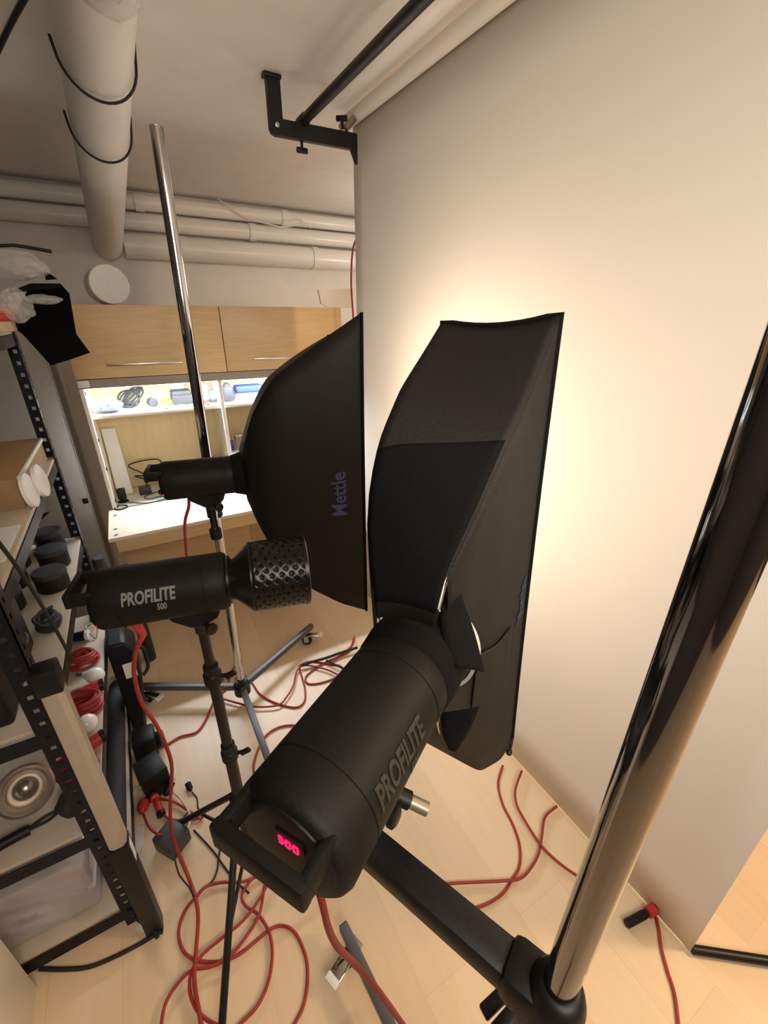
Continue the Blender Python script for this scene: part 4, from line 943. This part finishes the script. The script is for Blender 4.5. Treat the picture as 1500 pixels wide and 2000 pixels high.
cable([(640, 1290), (660, 1300), (690, 1312)], .005, 'black_rubber', 'short black cable end below the red tangle', group='loose leads by the far stand', name='black_cable', z=.022)
# plugs
def plug(p, d, label, m='black_plastic', L=.045, r=.011, ring=None, pins=True, name='plug'):
    d = V(d).normalized(); o = thing(name, p, label, 'plug', 'plugs on the floor')
    bm = B(); lathe(bm, p, d, [(0, r*.5), (L*.3, r), (L, r), (L*1.02, r*.8)], 16); obj('plug_body', bm, m, o)
    if ring:
        bm = B(); lathe(bm, V(p)-d*L*.16, d, [(0, r*.8), (.001, r*1.25), (L*.3, r*1.25), (L*.31, r)], 16); obj('collar', bm, ring, o)
    if pins:
        bm = B()
        s = V((-d.y, d.x, 0))
        for k in (-1, 1): cyl(bm, V(p)+d*L+s*r*.45*k, V(p)+d*(L+.016)+s*r*.45*k, .0022, 8)
        obj('pin', bm, 'steel', o)
plug(at(300, 1556, z=.028), (-.7, -.5, .0), 'black plug at the left of the plug cluster', L=.055, r=.015)
plug(at(326, 1556, z=.032), (.5, .6, .3), 'grey-black plug on top of the plug cluster', L=.05, r=.016)
plug(at(318, 1590, z=.018), (-.2, .9, .1), 'red plug at the bottom of the plug cluster', m='red_plastic', L=.05, r=.013, ring='black_plastic')
plug(at(376, 1545, z=.013), (-.2, 1, .15), 'small jack plug alone on the floor beside the tripod', L=.035, r=.012)
pp = at(1275, 1778, z=.02); pe = at(1227, 1804, z=.02)
plug(pp, pe-pp, 'black plug with red collar on the floor by the backdrop', L=(pe-pp).length*.98, r=.013, ring='red_plastic', pins=False)

# ------------------------------------------------------------------ lights
LA.energy = .30; LA.color = (1.0, .83, .66)
LB.energy = 8.5; LB.color = (1.0, .83, .66)
def area(name, loc, sx, sy, e, col, rot):
    ld = bpy.data.lights.new(name, 'AREA'); ld.shape = 'RECTANGLE'; ld.size = sx; ld.size_y = sy; ld.energy = e; ld.color = col
    o = bpy.data.objects.new(name, ld); COL.objects.link(o); o.location = loc; o.rotation_euler = rot; return o
area('led_light', ((CX0+CX1)/2, CY+.0575, 1.432), CX1-CX0-.08, .03, 25, (.82, .90, 1.0), (0, 0, 0))
def fill_point(name, loc, e, col, r):  # added point light without a fixture, kept out of view
    ld = bpy.data.lights.new(name, 'POINT'); ld.energy = e; ld.color = col; ld.shadow_soft_size = r
    o = bpy.data.objects.new(name, ld); COL.objects.link(o); o.location = loc
fill_point('fill_light', (2.3, -.7, 2.15), 105, (1.0, .70, .42), .14)  # added warm fill for the floor past the backdrop
pl = area('backdrop_fill', (.25, -.85, 2.30), 1.0, .8, 13.5, (1.0, .89, .76), (V((1.05, 1.15, 1.05))-V((.25, -.85, 2.30))).to_track_quat('-Z', 'Y').to_euler())  # added out-of-view fill that evens out the backdrop
pl.data.spread = math.radians(104)
fill_point('fill_light', (2.4, 3.3, 2.05), 18, (1.0, .92, .82), .14)  # added fill, lifts the back wall and far ceiling
fill_point('fill_light', (.2, -1.7, 2.3), 15, (.95, .95, 1.0), .14)  # added fill behind the camera, brightens the near ceiling

w = bpy.data.worlds.new('world'); S.world = w; w.use_nodes = True
w.node_tree.nodes['Background'].inputs[0].default_value = (.5, .5, .55, 1); w.node_tree.nodes['Background'].inputs[1].default_value = .02
S.view_settings.view_transform = 'Standard'; S.view_settings.look = 'None'; S.view_settings.exposure = 0.1; S.view_settings.gamma = 1.0
S.view_settings.use_curve_mapping = False
S.cycles.use_denoising = True
S.cycles.max_bounces = 12; S.cycles.diffuse_bounces = 6; S.cycles.transparent_max_bounces = 12
S.cycles.sample_clamp_indirect = 6.0
